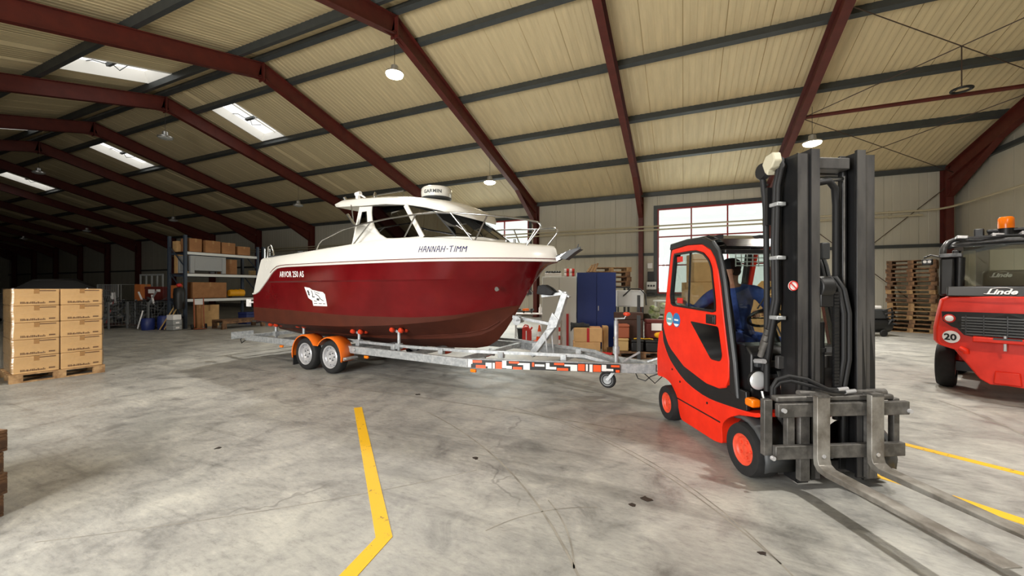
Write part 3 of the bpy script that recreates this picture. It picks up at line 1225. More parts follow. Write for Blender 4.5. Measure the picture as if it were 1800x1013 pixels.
# windscreen: raked panes between base and roof
wb_ = [(2.40, -.948, 2.335), (2.9, -.78, 2.335), (3.2, -.5, 2.335), (3.3, -.17, 2.335), (3.3, .17, 2.335), (3.2, .5, 2.335), (2.9, .78, 2.335), (2.40, .948, 2.335)]
wt_ = [(1.95, -.845, 2.90), (2.40, -.72, 2.80), (2.62, -.45, 2.755), (2.68, -.16, 2.74), (2.68, .16, 2.74), (2.62, .45, 2.755), (2.40, .72, 2.80), (1.95, .845, 2.90)]
for i in range(7):
    if i in (0, 6):
        q = [wb_[i], wb_[i + 1], wt_[i + 1], wt_[i]]
    else:
        q = [wb_[i], wb_[i + 1], wt_[i + 1], wt_[i]]
    MB().add(q, [(0, 1, 2, 3)]).build('windscreen_pane', M['tint'], house, solid=.006)
for i in (1, 3, 4, 6):
    MB().tube([wb_[i], wt_[i]], .014, 6).build('windscreen_post', M['black'] if i in (3, 4) else M['dark_grey'], house)
wp = MB()
wp.tube([(3.05, -.62, 2.36), (2.72, -.50, 2.66)], .008, 5)
wp.tube([(3.06, -.60, 2.37), (2.86, -.72, 2.52)], .006, 5)
wp.build('wiper', M['chrome'], house)

# roof with the curved brow
rb = MB()
RT = [(.12, 3.06, 3.10, .84), (.16, 3.05, 3.135, .88), (.34, 3.035, 3.165, .90), (.9, 2.995, 3.14, .91), (1.485, 2.965, 3.10, .91), (2.0, 2.90, 3.045, .88), (2.3, 2.84, 3.00, .83), (2.55, 2.775, 2.95, .75), (2.76, 2.715, 2.87, .62), (2.88, 2.68, 2.79, .45), (2.95, 2.66, 2.70, .28)]
secs = []
for u, z0, z1, w in RT:
    cr = .05 * w
    secs.append([(u, -w + .03, z0), (u, -w, (z0 * .55 + z1 * .45)), (u, -w + .015, z1 - .03), (u, -w + .07, z1), (u, -w * .5, z1 + cr), (u, 0, z1 + cr * 1.3), (u, w * .5, z1 + cr), (u, w - .07, z1), (u, w - .015, z1 - .03), (u, w, (z0 * .55 + z1 * .45)), (u, w - .03, z0)])
rb.loft(secs, close=True, cap0=True, cap1=True)
roof = rb.build('cabin_roof', M['gel'], boat, smooth=40)
# radar dome with lettering, roof rail, horn, light, aerial stubs
rad = MB().lathe([(.0, 0), (.25, 0), (.275, .025), (.275, .04)], (1.86, 0, 3.15), n=28).build('radar_base', M['dark_grey'], roof, smooth=40)
rdm = MB().lathe([(.27, .04), (.275, .05), (.28, .13), (.272, .20), (.25, .225), (.15, .245), (0, .25)], (1.86, 0, 3.15), n=32).build('radar_dome', M['gel'], roof, smooth=40)
MB().tube([(.92, -.6, 3.16), (.94, -.6, 3.235), (1.62, -.6, 3.235), (1.64, -.6, 3.13)], .012, 6).build('roof_rail', M['chrome'], roof, smooth=50)
MB().tube([(.92, .6, 3.16), (.94, .6, 3.235), (1.62, .6, 3.235), (1.64, .6, 3.13)], .012, 6).build('roof_rail', M['chrome'], roof, smooth=50)
hn = MB()
hn.cyl((.30, -.72, 3.15), (.26, -.75, 3.24), .03, 8)
hn.build('rod_holder', M['chrome'], roof, smooth=40)
hn = MB()
hn.box(.46, .52, -.66, -.60, 3.17, 3.30).cyl((.44, -.63, 3.30), (.56, -.63, 3.31), .04, 10).tube([(.56, -.63, 3.28), (.62, -.6, 3.24), (.68, -.58, 3.18)], .018, 6)
hn.build('search_light', M['decal'], roof)
hn = MB().cyl((.80, -.5, 3.17), (.80, -.5, 3.24), .04, 10).cyl((.80, -.5, 3.24), (.80, -.5, 3.33), .045, 10, .015)
hn.build('mast_light', M['chrome'], roof, smooth=40)
# rod holders behind the wheelhouse
rh = MB()
for k, (dv, dz) in enumerate([(0, 0), (.10, -.12)]):
    rh.cyl((.74 - .02 * k, -.90 + dv, 2.66 + dz), (.58, -.93 + dv, 2.86 + dz), .026, 8)
rh.tube([(.70, -.86, 2.45), (.62, -.88, 3.04)], .012, 6)
rh.build('rod_rack', M['chrome'], boat, smooth=40)
# interior: sole, dash, two seats, wheel
it = MB().box(.8, 2.35, -.80, .80, 2.0, 2.02).box(2.25, 2.5, -.75, .75, 2.0, 2.42)
it.build('dashboard', M['brown_dark'], boat)
for sv in (-.45, .45):
    MB().box(1.45, 1.85, sv - .22, sv + .22, 2.22, 2.36).box(1.40, 1.50, sv - .22, sv + .22, 2.30, 2.72).build('helm_seat', M['beige'], boat, bevel=.04, seg=3)
MB().tube([(2.15 - .05 * math.sin(t * PI / 8), -.45 + .17 * math.cos(t * PI / 8), 2.50 + .17 * math.sin(t * PI / 8)) for t in range(16)], .012, 6, True).build('steering_wheel', M['black'], boat)
# folding window bracket seen through the side glass
MB().tube([(1.62, -.87, 2.80), (1.64, -.87, 2.58), (1.90, -.86, 2.56), (1.95, -.86, 2.62), (1.93, -.86, 2.78), (1.78, -.86, 2.82), (1.62, -.87, 2.80)], .010, 6).build('side_window_frame', M['chrome'], house, smooth=50)

# --- stainless rails
NEAR = [(-.14, -1.05, 2.24), (-.06, -1.05, 2.36), (.03, -1.05, 2.42), (.30, -1.05, 2.49), (.632, -1.05, 2.575), (1.2, -1.05, 2.635), (1.7, -1.05, 2.667), (2.354, -1.05, 2.685), (2.7, -1.02, 2.685), (3.1, -.95, 2.65), (3.46, -.83, 2.61), (3.75, -.66, 2.58), (3.97, -.46, 2.55), (4.09, -.35, 2.525), (4.13, -.32, 2.48), (4.11, -.33, 2.42), (3.98, -.33, 2.28), (3.90, -.33, 2.19)]
for sgn in (-1, 1):
    rl = MB().tube([(u, sgn * -v, z) for u, v, z in NEAR], .0145, 8)
    rl.build('bow_rail', M['chrome'], boat, smooth=60)
    for a, b in (((1.31, -1.05, 2.64), (.90, -1.06, 2.29)), ((2.33, -1.05, 2.685), (2.08, -1.05, 2.33)), ((2.95, -.98, 2.665), (3.22, -.80, 2.26)), ((3.50, -.81, 2.605), (3.26, -.78, 2.255))):
        MB().tube([(a[0], -sgn * a[1], a[2]), (b[0], -sgn * b[1], b[2])], .012, 6).build('rail_stanchion', M['chrome'], boat, smooth=60)
# stern ladder and cleats
ld = MB()
ld.tube([(-1.68, -.95, 2.15), (-1.72, -.95, 2.32), (-1.82, -.95, 2.43), (-1.90, -.95, 2.40), (-1.93, -.95, 2.15)], .014, 6)
ld.tube([(-1.70, -.95, 2.28), (-1.92, -.95, 2.28)], .010, 6)
ld.tube([(-2.0, -.97, 2.14), (-2.0, -.97, 2.36)], .016, 6)
ld.tube([(-1.95, -.90, 2.14), (-1.95, -.90, 2.36)], .016, 6)
ld.build('stern_ladder', M['chrome'], boat, smooth=60)
MB().box(-1.78, -1.12, -1.02, -.98, 2.17, 2.20).build('rod_tray', M['dark_grey'], boat)
cl_ = MB().cyl((-.70, -1.0, 2.19), (-.70, -1.0, 2.24), .015, 6).cyl((-.78, -1.0, 2.24), (-.62, -1.0, 2.24), .013, 6)
cl_.build('mooring_cleat', M['dark_grey'], boat)
for cu in (3.55, 3.7):
    MB().cyl((cu, -.35, 2.22), (cu, -.35, 2.29), .02, 8).build('deck_fitting', M['chrome'], boat)
# anchor on the bow roller
an = MB()
an.bar((4.22, -.035, 1.96), (4.50, -.035, 2.09), .012, .06)
an.bar((4.22, .035, 1.96), (4.50, .035, 2.09), .012, .06)
an.cyl((4.36, -.06, 2.03), (4.36, .06, 2.03), .03, 8)
ar_ = an.build('bow_roller', M['chrome'], boat)
an = MB()
an.bar((4.20, 0, 2.0), (4.64, 0, 2.14), .03, .045)
an.prism([(4.32, 1.99), (4.46, 2.10), (4.60, 2.135), (4.66, 2.12), (4.56, 2.06), (4.43, 1.965)], 'Y', -.08, .08)
an.tube([(4.58, 0, 2.13), (4.61, 0, 2.20)], .010, 6)
an.build('anchor', M['dark_grey'], boat, bevel=.01)

# --- lettering and emblem
m_ = face_mtx(Vector((2.43, -1.115, 2.085)), (1, .19, -.012), (0, .12, 1))
nm = 'HANNAH-TIMM'


def stroke_letters(s, size):
    """hand-drawn capitals as strokes"""
    G = {'H': [[(0, 0), (.12, 1)], [(.5, 0), (.62, 1)], [(.06, .48), (.56, .5)]], 'A': [[(0, 0), (.2, .95), (.38, 1), (.55, 0)], [(.1, .42), (.5, .45)]],
         'N': [[(0, 0), (.12, 1)], [(.12, 1), (.5, 0)], [(.5, 0), (.62, 1)]], '-': [[(.08, .5), (.35, .52)]], 'T': [[(.28, 0), (.34, 1)], [(0, .92), (.62, 1)]],
         'I': [[(.08, 0), (.2, 1)]], 'M': [[(0, 0), (.12, .95)], [(.12, .95), (.38, .5)], [(.38, .5), (.66, .97)], [(.66, .97), (.62, 0)]]}
    W = {'H': .80, 'A': .74, 'N': .80, '-': .5, 'T': .78, 'I': .36, 'M': .86}
    mb = MB()
    x_ = 0
    for ch in s:
        for st in G[ch]:
            for p, q in zip(st, st[1:]):
                mb.bar(((x_ + p[0]) * size, p[1] * size, 0), ((x_ + q[0]) * size, q[1] * size, 0), size * .13, .003, (0, 0, 1))
        x_ += W[ch]
    return mb, x_ * size


lb, lw = stroke_letters(nm, .094)
o = lb.build('name_lettering', M['ink'], deck)
o.matrix_basis = m_
# seat the lettering on the moulded side: every vertex is moved out to the surface
from mathutils.bvhtree import BVHTree


def wrap_to(o, surf, off=.003, axis=Vector((0, -1, 0))):
    """projects a flat decal on to the hull side it is stuck to"""
    bm = bmesh.new()
    bm.from_mesh(surf.data)
    tree = BVHTree.FromBMesh(bm)
    for v in o.data.vertices:
        p = o.matrix_basis @ v.co
        h = tree.ray_cast(Vector((p.x, -2.5, p.z)), Vector((0, 1, 0)))
        if h[0] is not None:
            v.co = o.matrix_basis.inverted() @ (h[0] + axis * (off + (v.co.z > 0) * .002))
    bm.free()


wrap_to(o, deck)


def text_mesh(s, size, m, bold=0, shear=0, xs=1, sp=1):
    c = bpy.data.curves.new('t', 'FONT')
    c.body = s
    c.size = size
    c.offset = bold
    c.shear = shear
    c.space_character = sp
    c.resolution_u = 3
    o = bpy.data.objects.new('t', c)
    COL.objects.link(o)
    dg = bpy.context.evaluated_depsgraph_get()
    me = bpy.data.meshes.new_from_object(o.evaluated_get(dg))
    bpy.data.objects.remove(o)
    for v in me.vertices:
        v.co.x *= xs
    me.materials.clear()
    me.materials.append(m)
    return me


def decal_text(name, s, size, m, parent, mtx, surf, **kw):
    o = bpy.data.objects.new(name, text_mesh(s, size, m, **kw))
    link(o, parent)
    o.matrix_basis = mtx
    wrap_to(o, surf)
    return o


decal_text('model_lettering', 'ARVOR 250 AS', .155, M['decal'], hull, face_mtx(Vector((-1.08, -1.22, 1.748)), (1, 0, -.012), (0, 0, 1)), hull, bold=.0025, xs=.77, sp=1.04)
gl_ = bpy.data.objects.new('radar_lettering', text_mesh('GARMIN', .085, M['dark_grey'], bold=.003, sp=1.1))
for v_ in gl_.data.vertices:
    a = math.radians(-102) + v_.co.x / .281
    v_.co = Vector((1.86 + .2815 * math.cos(a), .2815 * math.sin(a), 3.24 + v_.co.y))
link(gl_, rdm)
# emblem: white cut-out sticker with dark drawing
EM = [(-.33, 1.555), (-.17, 1.535), (-.10, 1.50), (.06, 1.455), (.20, 1.46), (.25, 1.42), (.25, 1.34), (.27, 1.205), (-.13, 1.205), (-.14, 1.30), (-.25, 1.35), (-.29, 1.45)]
eb = bpy.data.meshes.new('emblem')
bm = bmesh.new()
f = bm.faces.new([bm.verts.new((u, -1.3, z)) for u, z in EM])
bmesh.ops.triangulate(bm, faces=[f])
bmesh.ops.subdivide_edges(bm, edges=bm.edges, cuts=2, use_grid_fill=True)
bm.to_mesh(eb)
bm.free()
eb.materials.append(M['decal'])
eo = bpy.data.objects.new('hull_emblem', eb)
link(eo, hull)
wrap_to(eo, hull, .002)
dm = MB()
for path, w in (([(-.24, 1.49), (-.21, 1.43), (-.22, 1.40)], .045), ([(-.13, 1.49), (-.10, 1.42), (-.12, 1.37), (-.05, 1.37)], .018), ([(-.03, 1.43), (.06, 1.39), (.10, 1.35)], .016), ([(0, 1.33), (.07, 1.32)], .04),
                ([(.08, 1.35), (.16, 1.31), (.19, 1.30)], .014), ([(-.09, 1.30), (-.01, 1.29)], .012), ([(-.10, 1.25), (.0, 1.25)], .012), ([(.04, 1.25), (.13, 1.25)], .012), ([(.16, 1.25), (.23, 1.25)], .012), ([(-.05, 1.47), (.1, 1.43)], .010)):
    for p, q in zip(path, path[1:]):
        dm.bar((p[0], -1.3, p[1]), (q[0], -1.3, q[1]), .003, w, (0, 0, 1))
do = dm.build('emblem_drawing', M['dark_grey'], eo)
wrap_to(do, hull, .004)

# ------------------------------------------------------------------ trailer
trl = thing('boat_trailer', 'galvanised twin axle trailer with orange mudguards under the boat', 'trailer', (TX, TY, 0), TA)
for sgn in (-1, 1):
    rl = MB()
    rl.bar((-2.75, sgn * .95, .44), (3.26, sgn * .95, .44), .06, .125)
    rl.build('chassis_rail', M['galv'], trl, bevel=.006)
    db_ = MB()
    db_.bar((3.22, sgn * .95, .442), (5.72, sgn * .06, .442), .06, .13)
    drb = db_.build('drawbar_rail', M['galv'], trl, bevel=.006)
    # warning film on the outer face of the drawbar
    A_ = Vector((3.30, sgn * .96, .442))
    B_ = Vector((5.28, sgn * .256, .442))
    d_ = (B_ - A_)
    Lw = d_.length
    d_.normalize()
    n_ = Vector((d_.y, -d_.x, 0)) * (1 if d_.cross(Vector((0, 0, 1))).y * sgn > 0 else -1)
    if n_.y * sgn < 0:
        n_ = -n_
    fm = MB()

    def blk(x0, x1, t0, t1, lift):
        a = A_ + d_ * (Lw * (x0 - 460) / 1020) + n_ * .0305
        b = A_ + d_ * (Lw * (x1 - 460) / 1020) + n_ * .0305
        z1 = .442 + .058 - t0 * .116
        z0 = .442 + .058 - t1 * .116
        vs = []
        for off in (0, lift):
            for p, z in ((a, z0), (b, z0), (b, z1), (a, z1)):
                vs.append((p.x + n_.x * off, p.y + n_.y * off, z))
        fm.add(vs, [(0, 1, 2, 3), (7, 6, 5, 4), (0, 4, 5, 1), (1, 5, 6, 2), (2, 6, 7, 3), (3, 7, 4, 0)])
    fm.cur = 0
    blk(470, 1480, 0, 1, .002)
    for x0, x1, t0, t1, cc in [(460, 480, 0, .5, 1), (482, 548, .05, .35, 2), (505, 575, .62, 1, 2), (575, 590, .3, .75, 1), (590, 618, .3, 1, 1), (625, 640, .3, 1, 1), (645, 690, .15, 1, 2), (692, 722, 0, .9, 1), (722, 760, .6, .95, 1),
                               (740, 810, .05, .3, 2), (768, 830, .7, 1, 2), (802, 840, .2, .45, 1), (840, 885, .2, 1, 1), (900, 915, .1, .6, 2), (920, 985, .3, .55, 1), (995, 1020, .1, .85, 1), (1020, 1065, .55, .85, 1), (1050, 1118, .05, .3, 2), (1070, 1145, .65, .95, 2),
                               (1120, 1160, .2, .42, 1), (1160, 1205, .2, .95, 1), (1210, 1255, .1, .9, 2), (1262, 1275, .1, .9, 1), (1285, 1305, .1, 1, 1), (1310, 1360, .15, .95, 2), (1365, 1395, .1, .85, 1), (1395, 1440, .55, .82, 1), (1425, 1480, .1, .35, 2), (1455, 1480, .65, .95, 2)]:
        fm.cur = cc
        blk(x0, x1, t0, t1, .0045)
    fm.build('warning_film', [M['black'], M['warn_white'], M['warn_orange']], drb)
# coupling head
cp = MB()
cp.bar((5.55, 0, .46), (6.0, 0, .46), .09, .09).cyl((6.02, 0, .40), (6.02, 0, .50), .06, 12)
cp.bar((5.6, 0, .52), (5.95, 0, .66), .03, .03)
cp.build('coupling_head', M['galv'], trl, bevel=.006)
# cross members
for u in (-2.7, -1.5, 1.0, 2.1, 3.1):
    MB().bar((u, -.95, .46), (u, .95, .46), .07, .07, (0, 0, 1)).build('cross_member', M['galv'], trl)
MB().bar((4.4, -.53, .455), (4.4, .53, .455), .06, .06).build('cross_member', M['galv'], trl)
MB().bar((-.36, -.9, .30), (-.36, .9, .30), .09, .09).build('axle', M['galv'], trl)
MB().bar((.36, -.9, .30), (.36, .9, .30), .09, .09).build('axle', M['galv'], trl)
# upper roller rails
for sgn in (-1, 1):
    ur = MB()
    P = [(.42, .80, .56), (2.0, .80, .56), (3.1, .72, .57), (4.78, .24, .565), (5.15, .15, .47)]
    for p, q in zip(P, P[1:]):
        ur.bar((p[0], sgn * p[1], p[2]), (q[0], sgn * q[1], q[2]), .035, .045)
    ur.build('roller_rail', M['galv'], trl)
    for u, w in ((.72, .80), (1.6, .80), (2.6, .76), (3.6, .58), (4.5, .32)):
        MB().cbox((u, sgn * w, .53), (.09, .07, .09)).build('rail_clamp', M['galv'], trl, bevel=.004)
# roller posts with pairs of rollers
def roller(mb, c, ax, r=.05, w=.085):
    ax = Vector(ax).normalized()
    c = Vector(c)
    mb.cyl(c - ax * w / 2, c - ax * w / 6, r * .82, 12, r)
    mb.cyl(c - ax * w / 6, c + ax * w / 6, r, 12)
    mb.cyl(c + ax * w / 6, c + ax * w / 2, r, 12, r * .82)


for sgn in (-1, 1):
    for u, v, h in ((-1.95, .76, .72), (-.97, .76, .74), (.71, .78, .72), (1.70, .78, .80)):
        ps = MB().cyl((u, sgn * v, .46), (u, sgn * v, h), .028, 10).box(u - .05, u + .05, sgn * v - .04, sgn * v + .04, .50, .60)
        ps = ps.build('roller_post', M['galv'], trl, smooth=40)
        br_ = MB()
        for du in (-.09, .09):
            br_.bar((u, sgn * v, h - .02), (u + du, sgn * v, h + .015), .02, .04)
        br_.build('roller_bracket', M['galv'], ps)
        for du in (-.10, .10):
            for dv in (-.055, .055):
                rm = MB()
                zc_ = lerp_tab(C_Z, u)[0]
                roller(rm, (u + du, sgn * v + dv, h + .025), (0, 1, .36 * sgn), .045, .07)
                rm.build('hull_roller', M['roller'], ps, smooth=40)
for u, z in ((-1.5, .345), (1.0, .36), (2.1, .385), (2.98, .41)):
    kb = MB().box(u - .05, u + .05, -.16, -.12, .36, z + .07).box(u - .05, u + .05, .12, .16, .36, z + .07).bar((u, -.16, .40), (u, .16, .40), .04, .02)
    kb = kb.build('keel_roller_bracket', M['galv'], trl)
    km = MB()
    roller(km, (u, 0, z), (0, 1, 0), .05, .22)
    km.build('keel_roller', M['roller'], kb, smooth=40)
# winch post with bow stop
wp = MB()
wp.bar((3.82, 0, .46), (4.24, 0, 1.00), .10, .10, (1, 0, .6))
wp.bar((4.24, 0, 1.00), (4.40, 0, 1.46), .10, .10, (1, 0, 0))
wp.prism([(4.10, .88), (4.14, 1.02), (4.20, 1.16), (4.31, 1.05), (4.27, .93)], 'Y', -.06, .06)
wpo = wp.build('winch_post', M['galv'], trl, bevel=.006)
MB().bar((4.42, 0, 1.46), (4.00, 0, 1.41), .06, .05).bar((4.30, 0, 1.50), (4.47, 0, 1.40), .08, .03, (1, 0, 1)).build('post_head', M['galv'], wpo, bevel=.004)
bs = MB()
for sgn in (-1, 1):
    bs.prism([(3.95, 1.44), (4.20, 1.42), (4.24, 1.47), (4.16, 1.54), (4.06, 1.59), (3.97, 1.57)], 'Y', sgn * .03, sgn * .10)
bs.build('bow_stop', M['rubber'], wpo, bevel=.012)
MB().bar((4.18, 0, .97), (3.48, 0, 1.065), .06, .05).box(3.50, 3.62, -.034, .034, 1.03, 1.08).build('winch_arm', M['galv'], wpo, bevel=.004)
MB().cyl((4.12, -.05, .46), (4.08, -.05, .84), .012, 8).cyl((4.18, .05, .46), (4.14, .05, .90), .012, 8).build('post_stay', M['galv'], wpo)
wn = MB().cyl((3.60, -.09, 1.01), (3.60, .09, 1.01), .045, 12).cyl((3.6, -.10, 1.01), (3.6, -.11, 1.01), .075, 14).tube([(3.6, -.11, 1.01), (3.72, -.14, 1.05), (3.72, -.22, 1.05)], .012, 6)
wn.build('winch', M['galv'], wpo, smooth=40)
# jockey wheel
jw = MB().cyl((5.21, -.15, .36), (5.21, -.15, 1.08), .03, 12).cyl((5.21, -.15, 1.08), (5.21, -.15, 1.12), .02, 8).tube([(5.21, -.15, 1.11), (5.33, -.17, 1.12), (5.35, -.17, 1.16)], .010, 6).cyl((5.21, -.15, .62), (5.21, -.15, .72), .045, 12)
jw = jw.build('jockey_post', M['galv'], trl, smooth=40)
MB().ball((5.36, -.17, 1.18), (.05, .03, .03), 8, 6).build('crank_grip', M['roller'], jw, smooth=60)
MB().bar((5.21, -.19, .40), (5.09, -.19, .24), .012, .04).bar((5.21, -.11, .40), (5.09, -.11, .24), .012, .04).build('wheel_fork', M['galv'], jw)
MB().lathe([(.06, -.03), (.105, -.028), (.12, 0), (.105, .028), (.06, .03)], (5.09, -.15, .245), 'Y', 22, caps=False).build('jockey_tyre', M['rubber'], jw, smooth=50)
MB().lathe([(.0, -.02), (.03, -.03), (.065, -.024), (.085, -.034), (.085, .034), (.065, .024), (.03, .03), (.0, .02)], (5.09, -.15, .245), 'Y', 18).build('jockey_rim', M['carriage_grey'], jw, smooth=40)
# cables at the coupling
cb_ = MB().tube([(5.45, -.1, .40), (5.5, -.12, .30), (5.6, -.12, .28), (5.66, -.1, .34), (5.75, -.08, .38)], .008, 6).tube([(5.55, -.1, .40), (5.72, -.12, .26), (5.85, -.05, .40)], .008, 6)
cb_.build('brake_cable', M['black'], trl)
MB().bar((5.30, -.20, .52), (5.52, -.10, .66), .03, .02).build('brake_lever', M['galv'], trl)
# wheels, mudguards, lamps
for sgn in (-1, 1):
    for u in (-.36, .36):
        w = empty('wheel', (u, sgn * 1.04, .30), 0, trl)
        if sgn > 0:
            w.rotation_euler = (0, 0, PI)
        MB().lathe([(.20, -.085), (.225, -.095), (.275, -.09), (.295, -.07), (.302, -.03), (.302, .03), (.295, .07), (.275, .09), (.20, .085)], (0, 0, 0), 'Y', 32, caps=False).build('tyre', M['rubber'], w, smooth=50)
        MB().lathe([(.0, -.055), (.035, -.055), (.045, -.04), (.085, -.035), (.10, -.055), (.13, -.06), (.155, -.035), (.175, -.03), (.185, -.08), (.205, -.088), (.205, -.05), (.19, .05)], (0, 0, 0), 'Y', 32).build('rim', M['silver'], w, smooth=35)
        nb = MB()
        for k in range(10):
            a = k * PI / 5
            nb.cyl((.155 * math.cos(a), -.036, .155 * math.sin(a)), (.155 * math.cos(a), -.028, .155 * math.sin(a)), .014, 8)
        for k in range(5):
            a = k * 2 * PI / 5
            nb.cyl((.065 * math.cos(a), -.052, .065 * math.sin(a)), (.065 * math.cos(a), -.035, .065 * math.sin(a)), .011, 6)
        nb.build('wheel_bolts', M['dark_grey'], w)
    # double-hump mudguard
    arc = []
    for cu, a0, a1 in ((-.36, 195, 32), (.36, 148, -8)):
        for k in range(13):
            a = math.radians(a0 + (a1 - a0) * k / 12)
            arc.append((cu + .365 * math.cos(a), .30 + .365 * math.sin(a)))
    gd = MB()
    v0, v1 = sgn * .90, sgn * 1.165
    secs = []
    for (u, z) in arc:
        # inward lip at the outer edge
        cu = -.36 if u < 0 else .36
        k = .93
        secs.append([(u, v0, z), (u, v1 - sgn * .02, z), (u, v1, z - .012), (cu + (u - cu) * k, v1, .30 + (z - .30) * k)])
    gd.loft(secs)
    gd.build('mudguard', M['orange'], trl, smooth=50, solid=.006)
    MB().box(-.72, -.705, sgn * .92, sgn * 1.14, .06, .24).build('mud_flap', M['rubber'], trl)
    MB().box(.74, .82, sgn * .90, sgn * 1.14, .30, .325).box(.74, .76, sgn * .9, sgn * 1.14, .27, .30).build('guard_stay', M['galv'], trl)
    for u in (3.36, 1.12, -1.39):
        lm = MB().box(u - .045, u + .045, sgn * .95, sgn * .985, .32, .365)
        lm.build('side_marker', M['amber'], trl, bevel=.006)
# suspension arms and small hardware by the wheels
MB().box(.70, 1.0, -.99, -.96, .40, .50).cyl((.85, -.99, .45), (.85, -1.02, .45), .03, 8).build('hanger_plate', M['galv'], trl, bevel=.004)
# rear beam with light board
rbm = MB().bar((-3.22, -.95, .42), (-3.22, .95, .42), .05, .05).bar((-2.75, -.93, .44), (-3.22, -.93, .42), .05, .05).bar((-2.75, .93, .44), (-3.22, .93, .42), .05, .05)
rbm.build('rear_beam', M['galv'], trl)
lbd = MB().box(-3.26, -3.24, -1.02, -.55, .37, .53).box(-3.26, -3.24, .55, 1.02, .37, .53)
lbd = lbd.build('light_board', M['galv'], trl)
for sgn in (-1, 1):
    MB().cyl((-3.27, sgn * .92, .45), (-3.26, sgn * .92, .45), .05, 12).cyl((-3.27, sgn * .70, .45), (-3.26, sgn * .70, .45), .05, 12).build('tail_lamp', M['roller'], lbd)
pl = MB().tube([(-2.8, -.9, .40), (-2.95, -.95, .30), (-3.1, -.9, .36), (-3.2, -.8, .42)], .012, 6)
pl.build('lighting_cable', M['black'], trl)
# ------------------------------------------------------------------ small red forklift towing the trailer
KX, KY, KA = .9455, 3.9286, math.radians(-62.3)
M['fl_red'] = mat('orange_red_machine_paint', (230, 46, 20), .42, spec=.3, var=.12, scale=5, col2=(214, 40, 18))
M['fl_black'] = mat('satin_black_paint', (24, 24, 25), .42, var=.2, scale=8)
M['fl_rim'] = mat('red_wheel_rim', (232, 80, 52), .45, var=.25, scale=14)
M['mast'] = mat('worn_mast_steel', (58, 57, 58), .45, .3, var=.4, scale=7, col2=(84, 82, 80), stretch=(1, 1, .25))
M['fork'] = mat('bare_fork_steel', (150, 147, 140), .4, .3, var=.4, scale=5, col2=(98, 92, 84))
M['carriage'] = mat('scuffed_carriage_steel', (112, 109, 105), .5, .4, var=.35, scale=9, col2=(76, 74, 71))
M['hose'] = mat('hydraulic_hose_rubber', (24, 24, 25), .65)
M['cab_glass'] = glass('cab_window_glass', (225, 230, 226), .2)
M['roof_glass'] = glass('tinted_roof_glass', (150, 152, 152), .8, .1)
M['dark_glass'] = mat('dark_smoked_window', (12, 12, 13), .12)
M['lens'] = mat('clear_lamp_lens', (218, 220, 222), .22, .35)
M['seat'] = mat('black_seat_vinyl', (28, 28, 30), .6)
M['sticker_blue'] = mat('blue_test_sticker', (40, 110, 170), .5)
M['sticker_teal'] = mat('teal_test_sticker', (110, 165, 172), .5)
M['red_label'] = mat('red_window_label', (196, 44, 36), .5)
M['crank'] = mat('cream_pulley_guard', (190, 184, 160), .5)

fk = thing('forklift', 'small red forklift with black mast lowered forks and driver inside', 'forklift', (KX, KY, 0), KA)
KM = Matrix.Translation((KX, KY, 0)) @ Matrix.Rotation(KA, 4, 'Z')


def resample(poly, c, n):
    """radius samples of a closed outline about a centre"""
    out = []
    for k in range(n):
        a = 2 * PI * k / n
        d = Vector((math.cos(a), math.sin(a)))
        best = None
        for i in range(len(poly)):
            p, q = Vector(poly[i]) - Vector(c), Vector(poly[(i + 1) % len(poly)]) - Vector(c)
            e = q - p
            den = d.x * e.y - d.y * e.x
            if abs(den) < 1e-9:
                continue
            t = (p.x * e.y - p.y * e.x) / den
            s = (p.x * d.y - p.y * d.x) / den
            if t > 0 and -1e-6 <= s <= 1 + 1e-6 and (best is None or t > best):
                best = t
        out.append((c[0] + d.x * best, c[1] + d.y * best))
    return out


# lower chassis with counterweight
CH = [(-1.72, .44), (-1.73, .75), (-1.68, .98), (-1.60, 1.03), (-1.56, .88), (-1.42, .71), (-1.1, .535), (-.65, .46), (-.21, .50), (.04, .53), (.10, .555), (.12, .53), (.08, .51), (-.08, .475), (-.28, .40), (-.395, .29), (-.375, .12), (-.50, .095), (-1.14, .085), (-1.19, .20), (-1.24, .33), (-1.36, .43), (-1.53, .46)]
body = MB().prism(round_poly(CH, [.03, .08, .1, .05, .0, .2, .2, .2, .1, .1, .03, .03, .05, .1, .1, .06, .03, .05, .05, .05, .08, .08, .08], 3), 'Y', -.50, .50).build('chassis', M['fl_red'], fk, bevel=.018, seg=2)
cw = MB()
secs = []
for t in range(9):
    a = -1 + t / 4
    bul = .07 * (1 - a * a)
    secs.append([(-1.70 - bul, a * .47, .46), (-1.72 - bul, a * .47, .80), (-1.67 - bul, a * .47, .98), (-1.45, a * .46, 1.05), (-1.3, a * .46, 1.0)])
cw.loft(secs)
cw.build('counterweight', M['fl_red'], fk, smooth=40)
for sgn in (-1, 1):
    # sill joint and panel screws
    MB().bar((-1.36, sgn * .503, .30), (-.41, sgn * .503, .305), .004, .012).build('sill_joint', M['fl_black'], body)
    for u, z in ((-1.33, .60), (-1.15, .50), (-.62, .42)):
        MB().cyl((u, sgn * .50, z), (u, sgn * .506, z), .012, 8).build('panel_screw', M['fl_black'], body)
    # black sweep between body and door
    st = [(-1.60, 1.10), (-1.575, .90), (-1.43, .69), (-1.1, .515), (-.65, .44), (-.22, .48), (-.05, .52), (-.06, .68), (-.22, .68), (-.62, .64), (-1.05, .72), (-1.36, .88), (-1.47, 1.0), (-1.52, 1.12)]
    MB().prism(st, 'Y', sgn * .46, sgn * .497).build('body_sweep', M['fl_black'], fk, bevel=.008)
